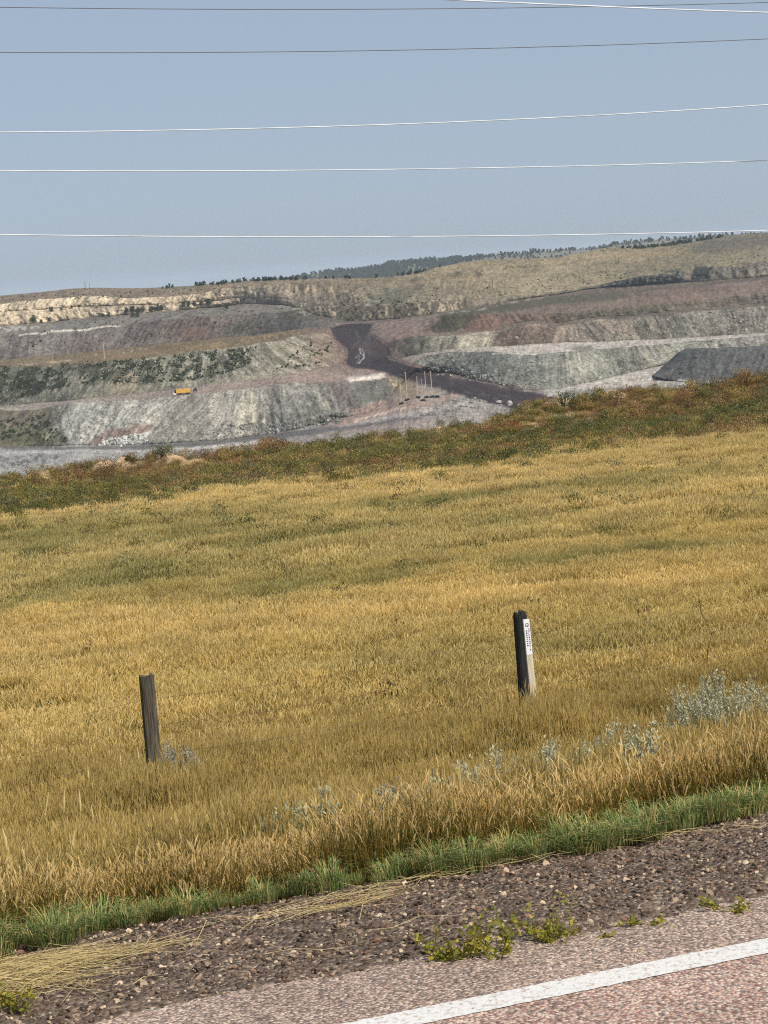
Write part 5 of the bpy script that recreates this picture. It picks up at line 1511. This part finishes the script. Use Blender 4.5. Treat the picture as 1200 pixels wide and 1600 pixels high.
# juniper trees on the highwall
def tree_protos(k):
    mb = MB(); r = np.random.default_rng(970 + k)
    mb.tube([(0, 0, -.5), (.03, .02, 1.2), (.06, 0, 2.6)], [.22, .16, .06], 7, (.1, .08, .06))
    for i in range(6):
        a = r.uniform(0, 6.28); mb.tube([(.02, 0, .7 + i * .25), (math.cos(a) * .9, math.sin(a) * .9, 1.5 + i * .3)], [.07, .02], 5, (.1, .08, .06))
    return mb.mesh('trunk'), leafcloud(420, 1.5, 2.9, .5, .42, lin(60, 70, 48), lin(88, 96, 68), 980 + k, 16, .4, 1.7).mesh('crown')
TP = [tree_protos(k) for k in range(4)]
trees = [(53, 504, 9, 'large dark juniper, leftmost below the tan highwall'), (65, 505, 5, 'small juniper right of the leftmost large one'), (78, 503, 5, 'small juniper third from left below the highwall'), (81, 486, 6, 'juniper on the highwall terrace at the left'),
         (97, 484, 4, 'low juniper on the highwall terrace, second from left'), (113, 482, 4, 'low juniper on the highwall terrace, third from left'), (124, 480, 3, 'tiny juniper on the highwall terrace, rightmost'),
         (161, 496, 5, 'low juniper at the highwall foot left of the tall cluster'), (170, 495, 6, 'juniper at the highwall foot, right of the low one'), (198, 491, 8, 'tall juniper, leftmost of the cluster at the highwall foot'),
         (208, 490, 9, 'tallest juniper in the cluster at the highwall foot'), (216, 489, 8, 'slender juniper right of the tallest in the cluster'), (223, 488, 8, 'juniper fourth from left in the cluster'), (207, 496, 6, 'low juniper in front of the cluster, left one'), (215, 496, 6, 'low juniper in front of the cluster, right one'),
         (237, 487, 8, 'juniper left of the rounded pair at the highwall foot'), (246, 486, 9, 'rounded juniper, left of a pair at the highwall foot'), (253, 485, 7, 'rounded juniper, right of a pair at the highwall foot'),
         (288, 480, 7, 'juniper at the left end of the long row'), (296, 479, 7, 'juniper second in the long row'), (304, 478, 6, 'juniper third in the long row'), (315, 477, 6, 'juniper fourth in the long row'), (326, 477, 8, 'juniper at the right end of the long row'), (354, 483, 8, 'round juniper right of the pale gully'),
         (372, 475, 5, 'small juniper on the slope right of the pale gully'), (382, 470, 4, 'tiny juniper high on the slope right of the pale gully')]
for i, (px, py, hpx, lb) in enumerate(trees):
    p = mine_pt(px, py); h = hpx / unit(p) / 2.7
    e = empty('juniper_tree', p, rng.uniform(0, 6))
    wd = h * rng.uniform(1.0, 1.35)
    e.scale = (wd, wd, h)
    t_, c_ = TP[i % 4]
    link('trunk', t_, M['bark'], e); link('crown', c_, M['leaf'], e)
    tag(e, lb, 'tree', 'junipers on the highwall')

# far woods ---------------------------------------------------------------------
pine_p = protos_collection('far_pine', [leafcloud(70, .32, 1.0, .05, .3, lin(58, 70, 54), lin(78, 90, 70), 990 + k, 8, .5, 1.8).mesh('pine_%d' % k) for k in range(4)], M['leaf_i'])
pts, sz = [], []
def wood(P, xs, n, dens, smin=6, smax=11):
    nr_ = 15
    for _ in range(n):
        j = rng.integers(0, len(xs)); i = rng.uniform(3, 14)
        if rng.uniform() > dens(xs[j], i): continue
        i0 = int(i); f = i - i0
        p = P[i0, j] * (1 - f) + P[min(i0 + 1, 14), j] * f
        pts.append(p + np.array([rng.uniform(-3, 3), 0, -.5])); sz.append(rng.uniform(smin, smax))
vn = lambda x, i, s: vnoise(np.array(x * .045), np.array(i * .35), s).item()
wood(rA, xA, 6500, lambda x, i: (.95 if 470 < x < 760 else .55) * (1 if vn(x, i, 3) > .33 else .2), 5, 10)
wood(rB, xB, 2600, lambda x, i: .85 if i > 12.6 else (.6 if vn(x, i, 5) > .6 else .06), 3.5, 7)
for _ in range(620):     # dark tree rows on the nearer skyline
    seg = ((395, 470, 438, 434, 1.0), (470, 610, 435.5, 434, .5), (250, 400, 448, 440.5, .6), (1040, 1128, 384, 370, 1.6), (970, 1040, 388, 384, .6), (620, 690, 433, 416, .4))[rng.integers(0, 6)]
    if rng.uniform() > seg[4]: continue
    x = rng.uniform(seg[0], seg[1])
    if vnoise(np.array(x * .12), np.array(seg[0] * 1.0), 9).item() < .35: continue
    p = mine_pt(x, np.interp(x, XS, LINES[11]) + rng.uniform(0, 1.5)); pts.append(p - np.array([0, 0, .4])); sz.append(rng.uniform(1.6, 3.4))
n = len(pts); sz = np.array(sz)
tag(scatter('far_woods', np.array(pts), np.stack([np.zeros(n), np.zeros(n), rng.uniform(0, 6.28, n)], -1), np.stack([sz * 1.1, sz * 1.1, sz], -1), rng.integers(0, 4, n), rng.uniform(.7, 1.15, (n, 1)) * np.ones((1, 3)), pine_p),
    'distant dark pine woods along the skyline ridges', 'woods', kind='stuff')

# ------------------------------------------------------------------ air
def haze():
    mb = MB(); mb.box((0, 4000, -95), (16000, 20000, 700))
    top, bot = 66.0, -140.0
    mb.v = [(x, y, top if z > -95 else bot) for x, y, z in mb.v]
    m = bpy.data.materials.new('haze'); m.use_nodes = True; nt = m.node_tree; nt.nodes.clear()
    out = nt.nodes.new('ShaderNodeOutputMaterial')
    v = nd(nt, 'ShaderNodeVolumePrincipled')
    v.inputs['Color'].default_value = (.84, .93, 1, 1)
    v.inputs['Density'].default_value = 0.00006
    v.inputs['Anisotropy'].default_value = 0.0
    nt.links.new(v.outputs[0], out.inputs['Volume'])
    o = link('haze', mb.mesh('haze'), m)
    tag(o, 'thin blue grey haze in the air', kind='stuff')
haze()
